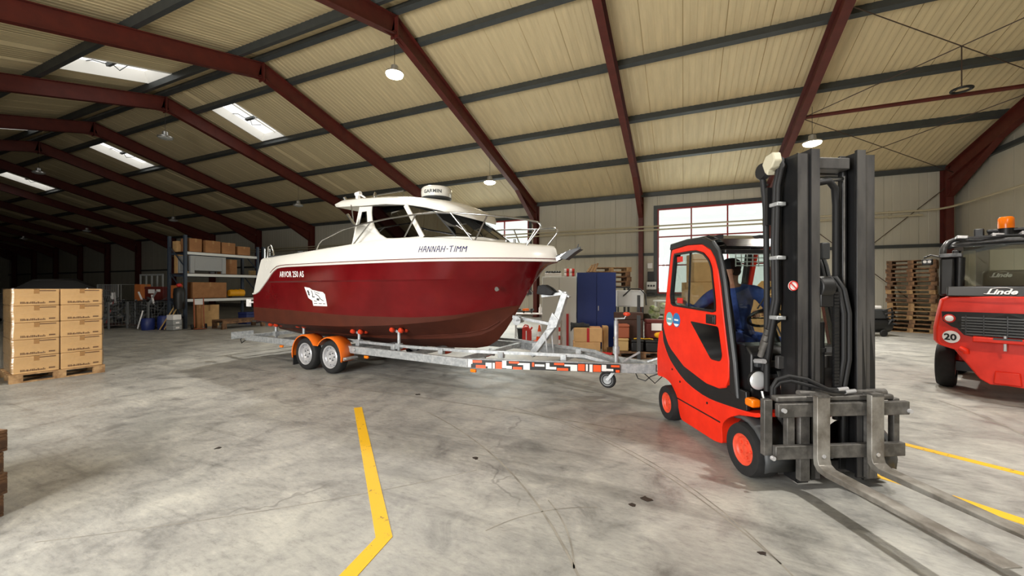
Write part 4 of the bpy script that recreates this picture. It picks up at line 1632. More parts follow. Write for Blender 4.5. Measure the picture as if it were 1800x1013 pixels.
# inner tub that carries the cab
MB().prism([(-1.55, .56), (-1.60, 1.04), (-1.34, 1.04), (-1.30, .82), (-.62, .80), (-.55, .60), (-.12, .60), (-.10, .50), (-1.2, .50)], 'Y', -.455, .455).build('cab_floor', M['fl_black'], fk)
# doors with window
DOOR = [(-1.318, 1.978), (-1.428, 1.58), (-1.535, 1.08), (-1.48, .97), (-1.38, .85), (-1.05, .69), (-.62, .61), (-.36, .615), (-.27, .68), (-.262, .88), (-.338, 1.268), (-.42, 1.68), (-.47, 1.80), (-.545, 1.90), (-.69, 1.975), (-.97, 1.995)]
WND = [(-1.262, 1.93), (-1.352, 1.45), (-1.33, 1.345), (-1.28, 1.335), (-.46, 1.31), (-.455, 1.40), (-.515, 1.735), (-.565, 1.82), (-.66, 1.89), (-.80, 1.925), (-.92, 1.93)]
cc = (-.88, 1.62)
NR = 72
od, iw = resample(DOOR, cc, NR), resample(WND, cc, NR)
iw2 = resample([(cc[0] + (p[0] - cc[0]) * .955, cc[1] + (p[1] - cc[1]) * .94) for p in WND], cc, NR)
for sgn in (-1, 1):
    if sgn > 0:     # the far door stands away: only its slim red frame shows
        og = resample([(cc[0] + (p[0] - cc[0]) * .93, cc[1] + (p[1] - cc[1]) * .94) for p in DOOR], cc, NR)
        MB().ring(od, og, 'Y', .47, .515).build('door_frame', M['fl_red'], fk)
        continue
    dr = MB().ring(od, iw, 'Y', sgn * .47, sgn * .515).build('door', M['fl_red'], fk, bevel=.008)
    MB().ring(iw, iw2, 'Y', sgn * .475, sgn * .520).build('window_seal', M['fl_black'], dr)
    MB().prism(iw2, 'Y', sgn * .49, sgn * .494).build('door_window', M['cab_glass'], dr)
    MB().bar((-.93, sgn * .50, 1.925), (-.97, sgn * .50, 1.325), .014, .016, (0, 1, 0)).build('window_divider', M['fl_black'], dr)
    MB().prism(round_poly([(-.905, 1.195), (-.415, 1.185), (-.355, .92), (-.385, .868), (-.53, .862)], .03, 3), 'Y', sgn * .500, sgn * .519).build('foot_window', M['dark_glass'], dr)
    MB().box(-.60, -.45, sgn * .51, sgn * .53, 1.20, 1.29).box(-.53, -.46, sgn * .52, sgn * .54, 1.21, 1.28).build('door_handle', M['fl_black'], dr, bevel=.006)
    for z in (1.86, 1.40):
        MB().box(-1.22, -1.10, sgn * .495, sgn * .499, z - .03, z + .03).build('window_label', M['red_label'], dr)
# test stickers on the near door
for i, (u, m_) in enumerate(((-1.365, 'sticker_teal'), (-1.20, 'sticker_blue'))):
    sk = MB().lathe([(0, -.003), (.080, -.003), (.080, 0)], (u, -.515, 1.18), 'Y', 20).build('test_sticker', M[m_], fk)
    MB().prism([(u + .072 * math.cos(t * PI / 10), 1.18 - .072 * math.sin(t * PI / 10)) for t in range(2, 9)], 'Y', -.520, -.5185).build('sticker_band', M['decal'], sk)
    MB().box(u - .045, u + .045, -.520, -.5185, 1.172, 1.190).build('sticker_band', M['decal'], sk)
# cab frame: front pillars, roof with slats, rear posts
for sgn in (-1, 1):
    P = [(-1.36, 2.005), (-1.0, 2.025), (-.70, 2.015), (-.56, 1.965), (-.46, 1.885), (-.395, 1.76), (-.35, 1.60), (-.285, 1.25), (-.215, .90), (-.185, .62)]
    N_ = [(-1.38, 1.98), (-1.0, 1.995), (-.70, 1.975), (-.55, 1.905), (-.475, 1.82), (-.425, 1.70), (-.385, 1.56), (-.335, 1.25), (-.265, .90), (-.262, .62)]
    O_ = [(-1.36, 2.05), (-1.0, 2.065), (-.68, 2.05), (-.53, 1.985), (-.43, 1.885), (-.375, 1.745), (-.335, 1.59), (-.272, 1.26), (-.20, .90), (-.165, .60)]
    fr = MB()
    for i in range(len(N_) - 1):
        q = [N_[i], O_[i], O_[i + 1], N_[i + 1]]
        vs = [(u, sgn * .465, z) for u, z in q] + [(u, sgn * .512, z) for u, z in q]
        fr.add(vs, [(0, 1, 2, 3), (7, 6, 5, 4), (0, 4, 5, 1), (1, 5, 6, 2), (2, 6, 7, 3), (3, 7, 4, 0)])
    fr.build('front_pillar', M['fl_black'], fk, bevel=.012)
    MB().tube([(u + .01, sgn * .50, z) for u, z in O_[3:]], .014, 6).build('pillar_seal', M['dark_grey'], fk, smooth=50)
    MB().bar((-1.36, sgn * .46, 2.0), (-1.56, sgn * .46, 1.04), .06, .07).build('rear_post', M['fl_black'], fk, bevel=.01)
rf = MB()
for v_ in (-.40, 0, .40):
    rf.box(-1.38, -.55, v_ - .02, v_ + .02, 2.02, 2.055)
rf.box(-1.38, -1.30, -.43, .43, 2.02, 2.055)
rf = rf.build('cab_roof', M['fl_black'], fk)
MB().prism([(-1.36, 2.058), (-1.3, 2.07), (-.70, 2.068), (-.50, 2.01), (-.40, 1.93), (-.41, 1.922), (-.51, 2.0), (-.70, 2.058), (-1.3, 2.060)], 'Y', -.44, .44).build('roof_window', M['roof_glass'], rf)
MB().box(-.46, -.38, -.47, .47, 1.86, 1.90).build('roof_front_bar', M['fl_black'], rf, bevel=.01)
MB().box(-1.40, -1.34, -.46, .46, 1.96, 2.03).build('roof_rear_bar', M['fl_black'], rf, bevel=.01)
# windscreen and its bars
MB().add([(-.40, -.42, 1.86), (-.40, .42, 1.86), (-.16, .42, .98), (-.16, -.42, .98)], [(0, 1, 2, 3)]).build('windscreen', M['cab_glass'], fk, solid=.005)
wpr = MB().tube([(-.15, -.05, 1.0), (-.28, -.18, 1.45)], .008, 5).tube([(-.26, -.25, 1.36), (-.29, -.10, 1.55)], .007, 5)
wpr.build('wiper', M['fl_black'], fk)
# front cowl, dash
MB().prism([(-.20, .55), (-.10, .62), (-.10, .98), (-.16, 1.04), (-.36, 1.05), (-.42, .90), (-.30, .55)], 'Y', -.42, .42).build('front_cowl', M['fl_black'], fk, bevel=.015)
MB().box(-.10, -.06, -.40, .10, .88, .93).box(-.10, -.07, -.36, .05, .78, .82).build('cowl_grille', M['dark_grey'], fk, bevel=.006)
# sun visor mesh, bars coloured white for the daylight shining through
vs_ = MB()
for k in range(7):
    vs_.box(-.405, -.40, -.36 + k * .055, -.352 + k * .055, 1.74, 1.86)
for k in range(4):
    vs_.box(-.405, -.40, -.36, -.03, 1.745 + k * .036, 1.753 + k * .036)
vs_.build('visor_grid', M['decal'], fk)
# mirror, rear work lamp
MB().box(-1.50, -1.40, -.44, -.36, 1.84, 1.96).build('rear_work_lamp', M['fl_black'], fk, bevel=.012)
ml = MB().box(-.30, -.24, .34, .42, 1.80, 1.95).build('mirror', M['dark_grey'], fk, bevel=.01)
# lamps at the front
hl = MB().lathe([(0, -.06), (.05, -.055), (.085, .0), (.085, .02)], (-.06, -.40, .775), 'X', 20).build('headlamp', M['fl_black'], fk, smooth=40)
MB().lathe([(.078, .018), (.07, .032), (.04, .042), (0, .045)], (-.06, -.40, .775), 'X', 20).build('headlamp_lens', M['lens'], hl, smooth=50)
hl2 = MB().lathe([(0, -.06), (.05, -.055), (.085, .0), (.085, .02)], (-.06, .40, .775), 'X', 20).build('headlamp', M['fl_black'], fk, smooth=40)
MB().lathe([(.078, .018), (.07, .032), (.04, .042), (0, .045)], (-.06, .40, .775), 'X', 20).build('headlamp_lens', M['lens'], hl2, smooth=50)
for sgn in (-1, 1):
    MB().box(-.08, .02, sgn * .42, sgn * .50, .565, .635).build('indicator', M['amber'], fk, bevel=.018, seg=3)
    MB().tube([(-.04, sgn * .37, .69), (-.03, sgn * .36, .60)], .014, 6).build('lamp_bracket', M['chrome'], fk)
MB().cyl((.02, -.22, .62), (.0, -.26, .86), .014, 8).cyl((.04, -.18, .62), (.02, -.22, .86), .014, 8).build('tilt_pipes', M['chrome'], fk, smooth=40)
# mudguards over the front wheels
for sgn in (-1, 1):
    g = MB()
    secs = []
    for k in range(8):
        a = math.radians(112 - 128 * k / 7)
        u, z = -.04 + .275 * math.cos(a), .215 + .265 * math.sin(a)
        secs.append([(u, sgn * .30, z), (u, sgn * .50, z), (u - .01, sgn * .54, z - .015)])
    g.loft(secs)
    g.build('mudguard', M['dark_grey'], fk, smooth=50, solid=.012)
# wheels
def fl_wheel(u, v, r, w, sgn):
    e = empty('wheel', (u, v, r), 0 if sgn < 0 else PI, fk)
    MB().lathe([(r * .58, -w / 2 + .01), (r * .70, -w / 2), (r * .93, -w / 2 + .004), (r * .985, -w / 2 + .03), (r, 0), (r * .985, w / 2 - .03), (r * .93, w / 2 - .004), (r * .58, w / 2 - .01)], (0, 0, 0), 'Y', 36, caps=False).build('tyre', M['rubber'], e, smooth=45)
    MB().lathe([(0, -w / 2 + .03), (r * .14, -w / 2 + .03), (r * .16, -w / 2 + .042), (r * .42, -w / 2 + .04), (r * .47, -w / 2 + .026), (r * .55, -w / 2 + .022), (r * .61, -w / 2 + .008), (r * .61, -w / 2 + .03), (r * .5, w / 2 - .02)], (0, 0, 0), 'Y', 32).build('rim', M['fl_rim'], e, smooth=35)
    for k in range(5):
        a = k * 2 * PI / 5
        MB().cyl((r * .30 * math.cos(a), -w / 2 + .030, r * .30 * math.sin(a)), (r * .30 * math.cos(a), -w / 2 + .06, r * .30 * math.sin(a)), .012, 6).build('wheel_nut', M['fl_rim'], e)


for sgn in (-1, 1):
    fl_wheel(-.03, sgn * .46, .215, .20, sgn)
    fl_wheel(-1.385, sgn * .47, .20, .17, sgn)
MB().bar((-.03, -.42, .215), (-.03, .42, .215), .12, .12).build('front_axle', M['fl_black'], fk)
MB().bar((-1.385, -.42, .20), (-1.385, .42, .20), .08, .08).build('rear_axle', M['fl_black'], fk)
MB().box(-.90, -.2, -.36, .36, .14, .56).build('battery_box', M['fl_black'], fk)
# tow pin at the rear
MB().box(-1.82, -1.74, -.10, .10, .42, .56).cyl((-1.84, 0, .36), (-1.84, 0, .66), .018, 8).build('tow_coupling', M['fl_black'], fk)
# seat, steering column, levers
se = MB().box(-1.12, -.66, -.24, .24, .82, .98)
se.prism([(-1.06, .94), (-1.20, 1.42), (-1.32, 1.42), (-1.22, .90)], 'Y', -.22, .22)
se.build('driver_seat', M['seat'], fk, bevel=.045, seg=3)
sc_ = MB().cyl((-.34, .02, .98), (-.47, .02, 1.24), .03, 10).tube([(-.52 + .065 * math.sin(t * PI / 10), .02 + .17 * math.cos(t * PI / 10), 1.255 + .155 * math.sin(t * PI / 10) * .55) for t in range(20)], .014, 6, True)
sc_.bar((-.50, -.14, 1.255), (-.50, .18, 1.255), .02, .012)
sc_.build('steering_wheel', M['fl_black'], fk, smooth=50)
lv = MB().cyl((-.62, -.30, 1.0), (-.58, -.30, 1.20), .010, 6).cyl((-.55, -.33, 1.0), (-.52, -.33, 1.18), .010, 6)
lv.build('control_levers', M['fl_black'], fk)

# --- mast
MT = 2.60
for sgn in (-1, 1):
    def chan(v0, v1, u0, u1, z0, z1, name):
        """C channel upright open towards the middle"""
        mb = MB()
        a, b = sgn * v1, sgn * v0
        t = .022
        mb.box(u0, u1, a, a - sgn * t, z0, z1)
        mb.box(u0, u0 + t, a, b, z0, z1)
        mb.box(u1 - t, u1, a, b, z0, z1)
        o = mb.build(name, M['fl_black'], fk, bevel=.004)
        MB().box(u1, u1 + .002, a - sgn * .003, b + sgn * .002, z0 + .01, z1 - .002).build('rail_face', M['mast'], o)
        return o
    chan(.225 + .02 * sgn, .315 + .02 * sgn, .07, .235, .06, MT - .03, 'outer_mast_rail')
    chan(.15 + .02 * sgn, .222 + .02 * sgn, .09, .255, .09, MT, 'inner_mast_rail')
    MB().cyl((.12, sgn * .19, .30), (.12, sgn * .19, 1.45), .034, 14).cyl((.12, sgn * .19, 1.45), (.12, sgn * .19, 2.48), .022, 12).build('lift_cylinder', M['fl_black'], fk, smooth=40)
for z, n_ in ((.11, 'lower_cross_member'), (.95, 'middle_cross_member'), (MT - .10, 'top_cross_member')):
    MB().box(.06, .10, -.34, .34, z - .05, z + .05).build(n_, M['mast'], fk, bevel=.006)
MB().box(.10, .22, -.15, .15, MT - .14, MT - .05).build('top_yoke', M['mast'], fk, bevel=.008)
MB().tube([(.16, -.14, MT - .22), (.16, .14, MT - .20)], .018, 8).build('yoke_pipe', M['chrome'], fk, smooth=50)
# free-lift cylinder with chain and hoses in the middle
MB().cyl((.17, -.075, .30), (.17, -.075, 1.28), .045, 16).cyl((.17, -.075, 1.05), (.17, -.075, 1.08), .055, 16).build('free_lift_cylinder', M['fl_black'], fk, smooth=40)
MB().cyl((.17, -.075, 1.28), (.17, -.075, 1.50), .022, 12).build('piston_rod', M['lens'], fk, smooth=40)
hd = MB().cyl((.20, -.125, 1.55), (.20, -.02, 1.55), .085, 20).box(.14, .26, -.125, -.02, 1.40, 1.58)
hd.build('chain_pulley', M['fl_black'], fk, bevel=.008)
ch_ = MB()
for k in range(36):
    ch_.box(.245 + (k % 2) * .004, .262, .0 - .02, .0 + .02, .62 + k * .025, .62 + k * .025 + .020)
ch_.build('lift_chain', M['fl_black'], fk)
for dv in (.03, .075):
    MB().tube([(.23, dv + .0, .70), (.25, dv + .035, 1.0), (.25, dv + .035, 1.35), (.235, dv + .01, 1.53), (.20, dv - .025, 1.625), (.16, dv - .06, 1.61)], .017, 8).build('lift_hose', M['hose'], fk, smooth=60)
MB().tube([(.13, .12, .5), (.13, .12, 2.2), (.15, .09, 2.33), (.17, .02, 2.38), (.16, -.10, 2.36)], .026, 8).build('mast_hose', M['hose'], fk, smooth=60)
MB().tube([(.17, .150, .6), (.17, .150, 2.42)], .008, 8).build('mast_pipe', M['carriage'], fk, smooth=60)
# hose bundle on the near side with clamps and the pulley head
for dv, du in ((-.375, .03), (-.345, .01), (-.37, -.01)):
    pts = [(-.05 + du, dv + .02, .85), (.03 + du, dv, 1.15), (.09 + du, dv + .01, 1.45), (.10 + du, dv - .005, 1.9), (.10 + du, dv + .01, 2.35), (.12 + du, dv + .03, 2.50), (.08 + du, dv + .04, 2.57)]
    MB().tube(pts, .019, 8).build('mast_hose', M['hose'], fk, smooth=60)
for z in (2.20, 1.78, 1.31):
    MB().box(.075, .165, -.40, -.325, z - .015, z + .015).build('hose_clamp', M['galv'], fk, bevel=.006)
for k in range(3):
    p0 = Vector((-.02, -.40 + k * .01, .98 + .05 * k))
    MB().tube([p0, p0 + Vector((.055, .005, .13))], .024, 8).build('hose_coupling', M['carriage'], fk, smooth=50)
pg = MB().lathe([(0, -.03), (.06, -.03), (.075, 0), (.06, .03), (0, .03)], (-.01, -.38, 2.50), 'Y', 18)
pg.build('hose_pulley', M['fl_black'], fk, smooth=40)
MB().prism([(.05, 2.47), (.02, 2.54), (.06, 2.60), (.14, 2.61), (.16, 2.54), (.13, 2.49), (.09, 2.48), (.08, 2.44)], 'Y', -.42, -.35).build('pulley_guard', M['crank'], fk, bevel=.01)
MB().tube([(-.02, -.38, 2.44), (.0, -.37, 2.2), (.0, -.36, 1.6), (.0, -.36, .7)], .022, 8).build('mast_hose', M['hose'], fk, smooth=60)
MB().box(.03, .06, -.40, -.30, 2.05, 2.35).build('hose_bracket', M['fl_black'], fk)
ws = MB().lathe([(0, 0), (.038, 0), (.038, .004), (0, .004)], (.240, -.335, 1.56), 'X', 18)
ws.cur = 1
wso = ws.build('warning_sticker', [M['decal'], M['red_label']], fk)
MB().tube([(.246, -.335 + .034 * math.cos(t * PI / 9), 1.56 + .034 * math.sin(t * PI / 9)) for t in range(18)], .004, 5, True).bar((.246, -.358, 1.583), (.246, -.312, 1.537), .006, .01, (1, 0, 0)).build('sticker_ring', M['red_label'], wso)
# tilt cylinder
MB().cyl((-.12, -.33, .60), (.07, -.30, .66), .028, 10).build('tilt_cylinder', M['fl_black'], fk, smooth=40)
MB().tube([(-.08, -.40, .93), (.04, -.41, .95)], .02, 6).build('grab_handle', M['silver'], fk, smooth=50)

# --- carriage and forks
car = empty('fork_carriage', (0, 0, 0), 0, fk)
MB().box(.285, .325, -.515, .525, .590, .690).build('upper_bar', M['carriage'], car, bevel=.006)
MB().box(.285, .325, -.535, .49, .280, .380).build('lower_bar', M['carriage'], car, bevel=.006)
for v0, v1, z0, z1 in ((-.60, -.535, .30, .715), (.43, .48, .36, .705), (-.32, -.24, .10, .66), (.22, .30, .10, .66), (-.42, -.36, .28, .68)):
    MB().box(.245, .292, v0, v1, z0, z1).build('carriage_plate', M['carriage'], car, bevel=.006)
MB().box(.22, .29, -.50, .44, .690, .735).build('side_shift_beam', M['carriage'], car, bevel=.014)
MB().cyl((.25, -.30, .745), (.25, .40, .745), .026, 12).build('shift_cylinder', M['carriage'], car, smooth=40)
for dv in (0, .06):
    MB().tube([(.2, -.47 + dv * .3, .62), (.2, -.47 + dv * .3, .78), (.21, -.44 + dv * .4, .845 - dv * .4), (.23, -.36 + dv * .3, .875 - dv * .6), (.26, -.24, .855 - dv * .7), (.29, -.10 + dv, .785 - dv * .3), (.28, .02 + dv, .775 - dv * .3)], .014, 8).build('carriage_hose', M['hose'], car, smooth=60)
    MB().cyl((.285, -.02 + dv, .778 - dv * .3), (.275, .07 + dv, .782 - dv * .3), .016, 8).build('hose_fitting', M['silver'], car, smooth=50)
for v, z in ((-.48, .645), (-.20, .345), (.515, .62), (-.565, .30)):
    MB().cyl((.322, v, z), (.345, v, z), .016, 10).build('carriage_bolt', M['silver'], car, smooth=40)
MB().tube([(.24, -.44, .56), (.22, -.36, .48), (.2, -.22, .42)], .016, 6).build('carriage_hose', M['hose'], car)
for v in (-.207, .215):
    prof = [(.333, .755), (.373, .755), (.373, .30), (.385, .262), (.42, .243), (1.39, .243), (1.39, .236), (1.30, .225), (.44, .198), (.37, .21), (.338, .25), (.333, .30)]
    fb = MB().prism(prof, 'Y', v - .05, v + .05).build('fork', M['fork'], fk, bevel=.004)
    MB().box(.30, .375, v - .045, v + .045, .745, .765).build('fork_hook', M['carriage'], fb)
    MB().cyl((.374, v, .32), (.378, v, .32), .014, 10).build('fork_stop', M['silver'], fb)

# ------------------------------------------------------------------ driver
M['overall'] = mat('blue_work_overall', (72, 102, 186), .8, var=.3, scale=9, col2=(50, 72, 140), bump=.25)
M['skin'] = mat('skin', (196, 140, 116), .55)
M['cap'] = mat('dark_knit_cap', (26, 27, 32), .9, bump=.3, bscale=90)
M['hair'] = mat('dark_hair', (44, 36, 30), .8)
M['shoe'] = mat('black_work_shoe', (24, 23, 22), .6)


def skin_body(name, joints, edges, root, mats, face_mat, parent, sub=2):
    me = bpy.data.meshes.new(name)
    keys = list(joints)
    me.from_pydata([joints[k][0] for k in keys], [(keys.index(a), keys.index(b)) for a, b in edges], [])
    o = bpy.data.objects.new(name, me)
    COL.objects.link(o)
    o.modifiers.new('skin', 'SKIN').use_smooth_shade = True
    sl = me.skin_vertices[0].data if me.skin_vertices else None
    if sl is None:
        bm = bmesh.new()
        bm.from_mesh(me)
        bm.verts.layers.skin.verify()
        bm.to_mesh(me)
        bm.free()
        sl = me.skin_vertices[0].data
    for i, k in enumerate(keys):
        r = joints[k][1]
        sl[i].radius = r if isinstance(r, tuple) else (r, r)
        sl[i].use_root = (k == root)
    s = o.modifiers.new('sub', 'SUBSURF')
    s.levels = s.render_levels = sub
    dg = bpy.context.evaluated_depsgraph_get()
    res = bpy.data.meshes.new_from_object(o.evaluated_get(dg))
    bpy.data.objects.remove(o)
    res.name = name
    res.materials.clear()
    for m in mats:
        res.materials.append(m)
    for p in res.polygons:
        c = p.center
        best, bi = 1e9, None
        for a, b in edges:
            A, B = Vector(joints[a][0]), Vector(joints[b][0])
            d = B - A
            t = max(0, min(1, (c - A).dot(d) / max(1e-9, d.dot(d))))
            q = (A + d * t - c).length
            if q < best:
                best, bi = q, (a, b, t)
        p.material_index = face_mat(bi, c)
        p.use_smooth = True
    ob = bpy.data.objects.new(name, res)
    link(ob, parent)
    return ob


drv = thing('person', 'driver in blue overalls and dark cap looking back over his shoulder', 'person', KM @ Vector((0, 0, 0)), KA)
J = {
    'pelvis': ((-.90, 0, 1.03), (.15, .12)), 'waist': ((-.90, -.01, 1.16), (.145, .115)), 'chest': ((-.87, -.05, 1.36), (.165, .125)), 'upper': ((-.85, -.07, 1.48), (.14, .105)), 'neck': ((-.85, -.09, 1.575), (.055, .055)),
    'jaw': ((-.855, -.10, 1.635), (.062, .068)), 'head': ((-.86, -.105, 1.72), (.078, .088)), 'crown': ((-.865, -.105, 1.80), (.062, .07)),
    'sl': ((-.67, .06, 1.505), .078), 'el': ((-.60, .14, 1.33), .056), 'wl': ((-.545, .02, 1.315), .036),
    'sr': ((-1.03, -.20, 1.47), .075), 'er': ((-1.15, -.34, 1.29), .056), 'wr': ((-1.22, -.40, 1.36), .036),
    'hl': ((-.84, .10, 1.01), .095), 'kl': ((-.46, .15, 1.02), .07), 'al': ((-.36, .14, .68), .045),
    'hr': ((-.84, -.10, 1.01), .095), 'kr': ((-.47, -.17, 1.02), .07), 'ar': ((-.38, -.17, .68), .045),
}
ED = [('pelvis', 'waist'), ('waist', 'chest'), ('chest', 'upper'), ('upper', 'neck'), ('neck', 'jaw'), ('jaw', 'head'), ('head', 'crown'), ('upper', 'sl'), ('sl', 'el'), ('el', 'wl'), ('upper', 'sr'), ('sr', 'er'), ('er', 'wr'), ('pelvis', 'hl'), ('hl', 'kl'), ('kl', 'al'), ('pelvis', 'hr'), ('hr', 'kr'), ('kr', 'ar')]
SKN = {('neck', 'jaw'), ('jaw', 'head'), ('head', 'crown')}
skin_body('body', J, ED, 'pelvis', [M['overall'], M['skin']], lambda b, c: 1 if (b[0], b[1]) in SKN or (b[0] == 'upper' and b[1] == 'neck' and b[2] > .75) else 0, drv)
# face looks back along the trailer: features on the side that faces away from the mast
hd_m = Matrix.Translation((-.86, -.105, 1.715)) @ Matrix.Rotation(math.radians(-120), 4, 'Z')
fc = MB(hd_m)
fc.add([(.085, -.012, -.005), (.085, .012, -.005), (.112, 0, -.03), (.088, -.016, -.035), (.088, .016, -.035), (.088, 0, .03)], [(0, 2, 3), (1, 4, 2), (3, 2, 4), (5, 2, 0), (5, 1, 2)])
fc.build('nose', M['skin'], drv, sub=1)
for sgn in (-1, 1):
    MB(hd_m).ball((.078, sgn * .032, .012), (.010, .013, .007), 8, 6).build('eye', M['black'], drv, smooth=60)
    MB(hd_m).ball((0, sgn * .083, -.005), (.022, .010, .033), 10, 8).build('ear', M['skin'], drv, smooth=60)
    MB(hd_m).tube([(.083, sgn * .018, .032), (.080, sgn * .045, .030)], .005, 5).build('eyebrow', M['hair'], drv)
MB(hd_m).tube([(.083, -.025, -.062), (.088, 0, -.060), (.083, .025, -.062)], .005, 5).build('mouth', M['red_label'], drv)
MB(hd_m).lathe([(.090, .02), (.093, .04), (.092, .075), (.075, .115), (.04, .135), (0, .14)], (-.006, 0, 0), 'Z', 22).prism([(.07, .03), (.07, .04), (.15, .028), (.15, .022)], 'Y', -.06, .06).build('cap', M['cap'], drv, smooth=50)
MB(hd_m).ball((-.03, 0, .0), (.066, .084, .06), 14, 8).build('hair', M['hair'], drv, smooth=60)
MB().tube([(-.93, -.13, 1.54), (-.87, -.02, 1.56), (-.79, -.05, 1.55), (-.80, -.13, 1.53), (-.88, -.17, 1.53)], .022, 8, True).build('collar', M['overall'], drv, smooth=60)


def hand(mtx, curl, mirror=1):
    """palm, four fingers of different length, thumb from the side of the palm; x along the fingers"""
    mb = MB(mtx)
    mb.loft([[(x, y * w, z * h) for y, z in ((-1, 0), (-.7, 1), (.7, 1), (1, 0), (.7, -1), (-.7, -1))] for x, w, h in ((-.02, .024, .018), (.02, .034, .017), (.06, .041, .015), (.088, .040, .012))], True, True, True)
    for k, (y, L) in enumerate(((-.030, .062), (-.010, .074), (.010, .078), (.030, .068))):
        p = Vector((.082, y * mirror, 0))
        a = 0
        pts = [p.copy()]
        for s_ in (.42, .33, .25):
            a += curl
            p = p + Vector((math.cos(a), 0, -math.sin(a))) * L * s_
            pts.append(p.copy())
        mb.tube(pts, [.0095, .009, .0085, .007], 7)
    mb.tube([(.015, -.03 * mirror, -.004), (.038, -.056 * mirror, -.014), (.062, -.060 * mirror, -.028), (.080, -.052 * mirror, -.040)], [.012, .011, .010, .008], 7)
    return mb.build('hand', M['skin'], drv, smooth=60)


hand(face_mtx(Vector((-.54, .01, 1.315)), (.25, -.97, .02), (1, .25, .1)), .85, -1)
hand(face_mtx(Vector((-1.235, -.405, 1.375)), (-.75, -.25, .35), (.3, -.9, 0)), .35, 1)
for sgn in (-1, 1):
    MB().prism([(-.46, .56), (-.46, .66), (-.38, .70), (-.30, .64), (-.22, .60), (-.20, .56)], 'Y', sgn * .155 - .045, sgn * .155 + .045).build('shoe', M['shoe'], drv, bevel=.02)
# ------------------------------------------------------------------ floor lines
floor_line([(-3.83, 3.79), (-1.695, 1.89), (-1.62, 1.40), (-1.45, .40)], .095)
floor_line([(1.15, 5.66), (1.86, 5.17), (2.6, 4.65), (4.6, 3.2)], .09)
floor_line([(1.36, 4.20), (1.52, 4.11), (1.76, 3.955)], .10)
floor_line([(1.80, 3.93), (2.06, 3.71), (3.2, 2.7)], .11)
# dark tyre arcs and long hairline joints worn into the slab
M['tyre_mark'] = mat('tyre_rubber_mark', (118, 114, 106), .6, var=.4, scale=5, col2=(150, 146, 136))


def arc_mark(pts, w, name='tyre_mark'):
    n = 14
    q = []
    for k in range(n + 1):
        t = k / n
        a, b, c = [Vector((p[0], p[1], 0)) for p in pts]
        q.append(a * (1 - t) ** 2 + b * 2 * t * (1 - t) + c * t * t)
    mb = MB()
    vs = []
    for i, p in enumerate(q):
        d = (q[min(i + 1, n)] - q[max(i - 1, 0)]).normalized()
        o = Vector((-d.y, d.x, 0)) * w / 2
        vs += [(p.x - o.x, p.y - o.y, .0012), (p.x + o.x, p.y + o.y, .0012)]
    mb.add(vs, [(2 * i, 2 * i + 1, 2 * i + 3, 2 * i + 2) for i in range(n)])
    return mb.build(name, M['tyre_mark'], fl)


arc_mark([(-2.9, 4.0), (-1.0, 3.1), (-.25, 1.6)], .016)
arc_mark([(-2.0, 4.6), (-.4, 4.1), (.5, 2.6)], .014)
arc_mark([(-1.6, 4.5), (.3, 3.7), (.75, 1.9)], .012)
arc_mark([(-.9, 2.7), (-.65, 2.45), (-.55, 2.1)], .010)
arc_mark([(-1.15, 2.2), (-.95, 2.6), (-.55, 2.75)], .008)
arc_mark([(-3.6, 1.0), (-2.4, 1.9), (-1.6, 2.9)], .008)
arc_mark([(-5.5, 4.4), (-3.5, 4.6), (-.5, 4.35)], .02)
arc_mark([(2.2, 3.3), (3.6, 5.2), (3.2, 7.2)], .03)
M['spot'] = mat('dark_oil_spot', (44, 38, 33), .5)
for x_, y_, r_ in ((-1.08, 1.42, .022), (-.25, 3.0, .035), (-.33, 2.88, .02), (-.6, 1.7, .013), (-.5, 1.69, .012), (-1.72, 3.1, .025), (-4.1, 2.3, .03), (.42, 2.66, .02), (-3.5, 4.6, .03)):
    pts_ = [(x_ + r_ * math.cos(a) * random.uniform(.6, 1.5), y_ + r_ * math.sin(a) * random.uniform(.6, 1.4)) for a in [k * PI / 5 for k in range(10)]]
    MB().prism(pts_, 'Z', 0, .003).build('oil_spot', M['spot'], fl)

# ------------------------------------------------------------------ large parked forklift seen from behind
M['f2_grey'] = mat('dusty_dark_cab_paint', (86, 86, 86), .35, .2, var=.3, scale=9, col2=(52, 52, 53))
G_A = math.radians(61.4)
gx, gy = 3.6 - .62 * -math.sin(G_A), 8.05 - .62 * math.cos(G_A)
f2 = thing('parked_forklift', 'large red forklift parked with its counterweight and grille facing out', 'forklift', (gx, gy, 0), G_A)
OUT = [(.0, .235), (.155, .225), (.25, .285), (.49, .655), (.655, .70), (.70, .76), (.70, .95), (.66, 1.21), (.63, 1.37), (.55, 1.42), (0, 1.425)]
full = OUT + [(-v, z) for v, z in OUT[::-1][1:-1]]
cwb = MB()
secs = []
for u, k, dz in ((-.42, .93, -.0), (-.38, .97, 0), (-.28, 1.0, 0), (.0, 1.0, 0), (.45, .96, 0), (.9, .92, 0)):
    secs.append([(u + .16 * (abs(v) / .7) ** 2.4 * (1 if u < .1 else 0), v * k, .24 + (z - .24) * (1 if u > -.4 else .985) + (0 if u < .2 else max(0, .5 - z) * .6)) for v, z in full])
cwb.loft(secs, True, True, True)
cwt = cwb.build('counterweight', M['fl_red'], f2, smooth=38, bevel=.01)
# grille recess panel: black surround, horizontal louvres, upright bars
GR = [(.60, 1.195), (.585, 1.06), (.50, .985), (.445, .965), (.38, .875), (.30, .862), (0, .858)]
grf = GR + [(-v, z) for v, z in GR[::-1][1:]] + [(0, 1.20)]
def rear_u(v, z):
    return -.425 + .16 * (abs(v) / .7) ** 2.4


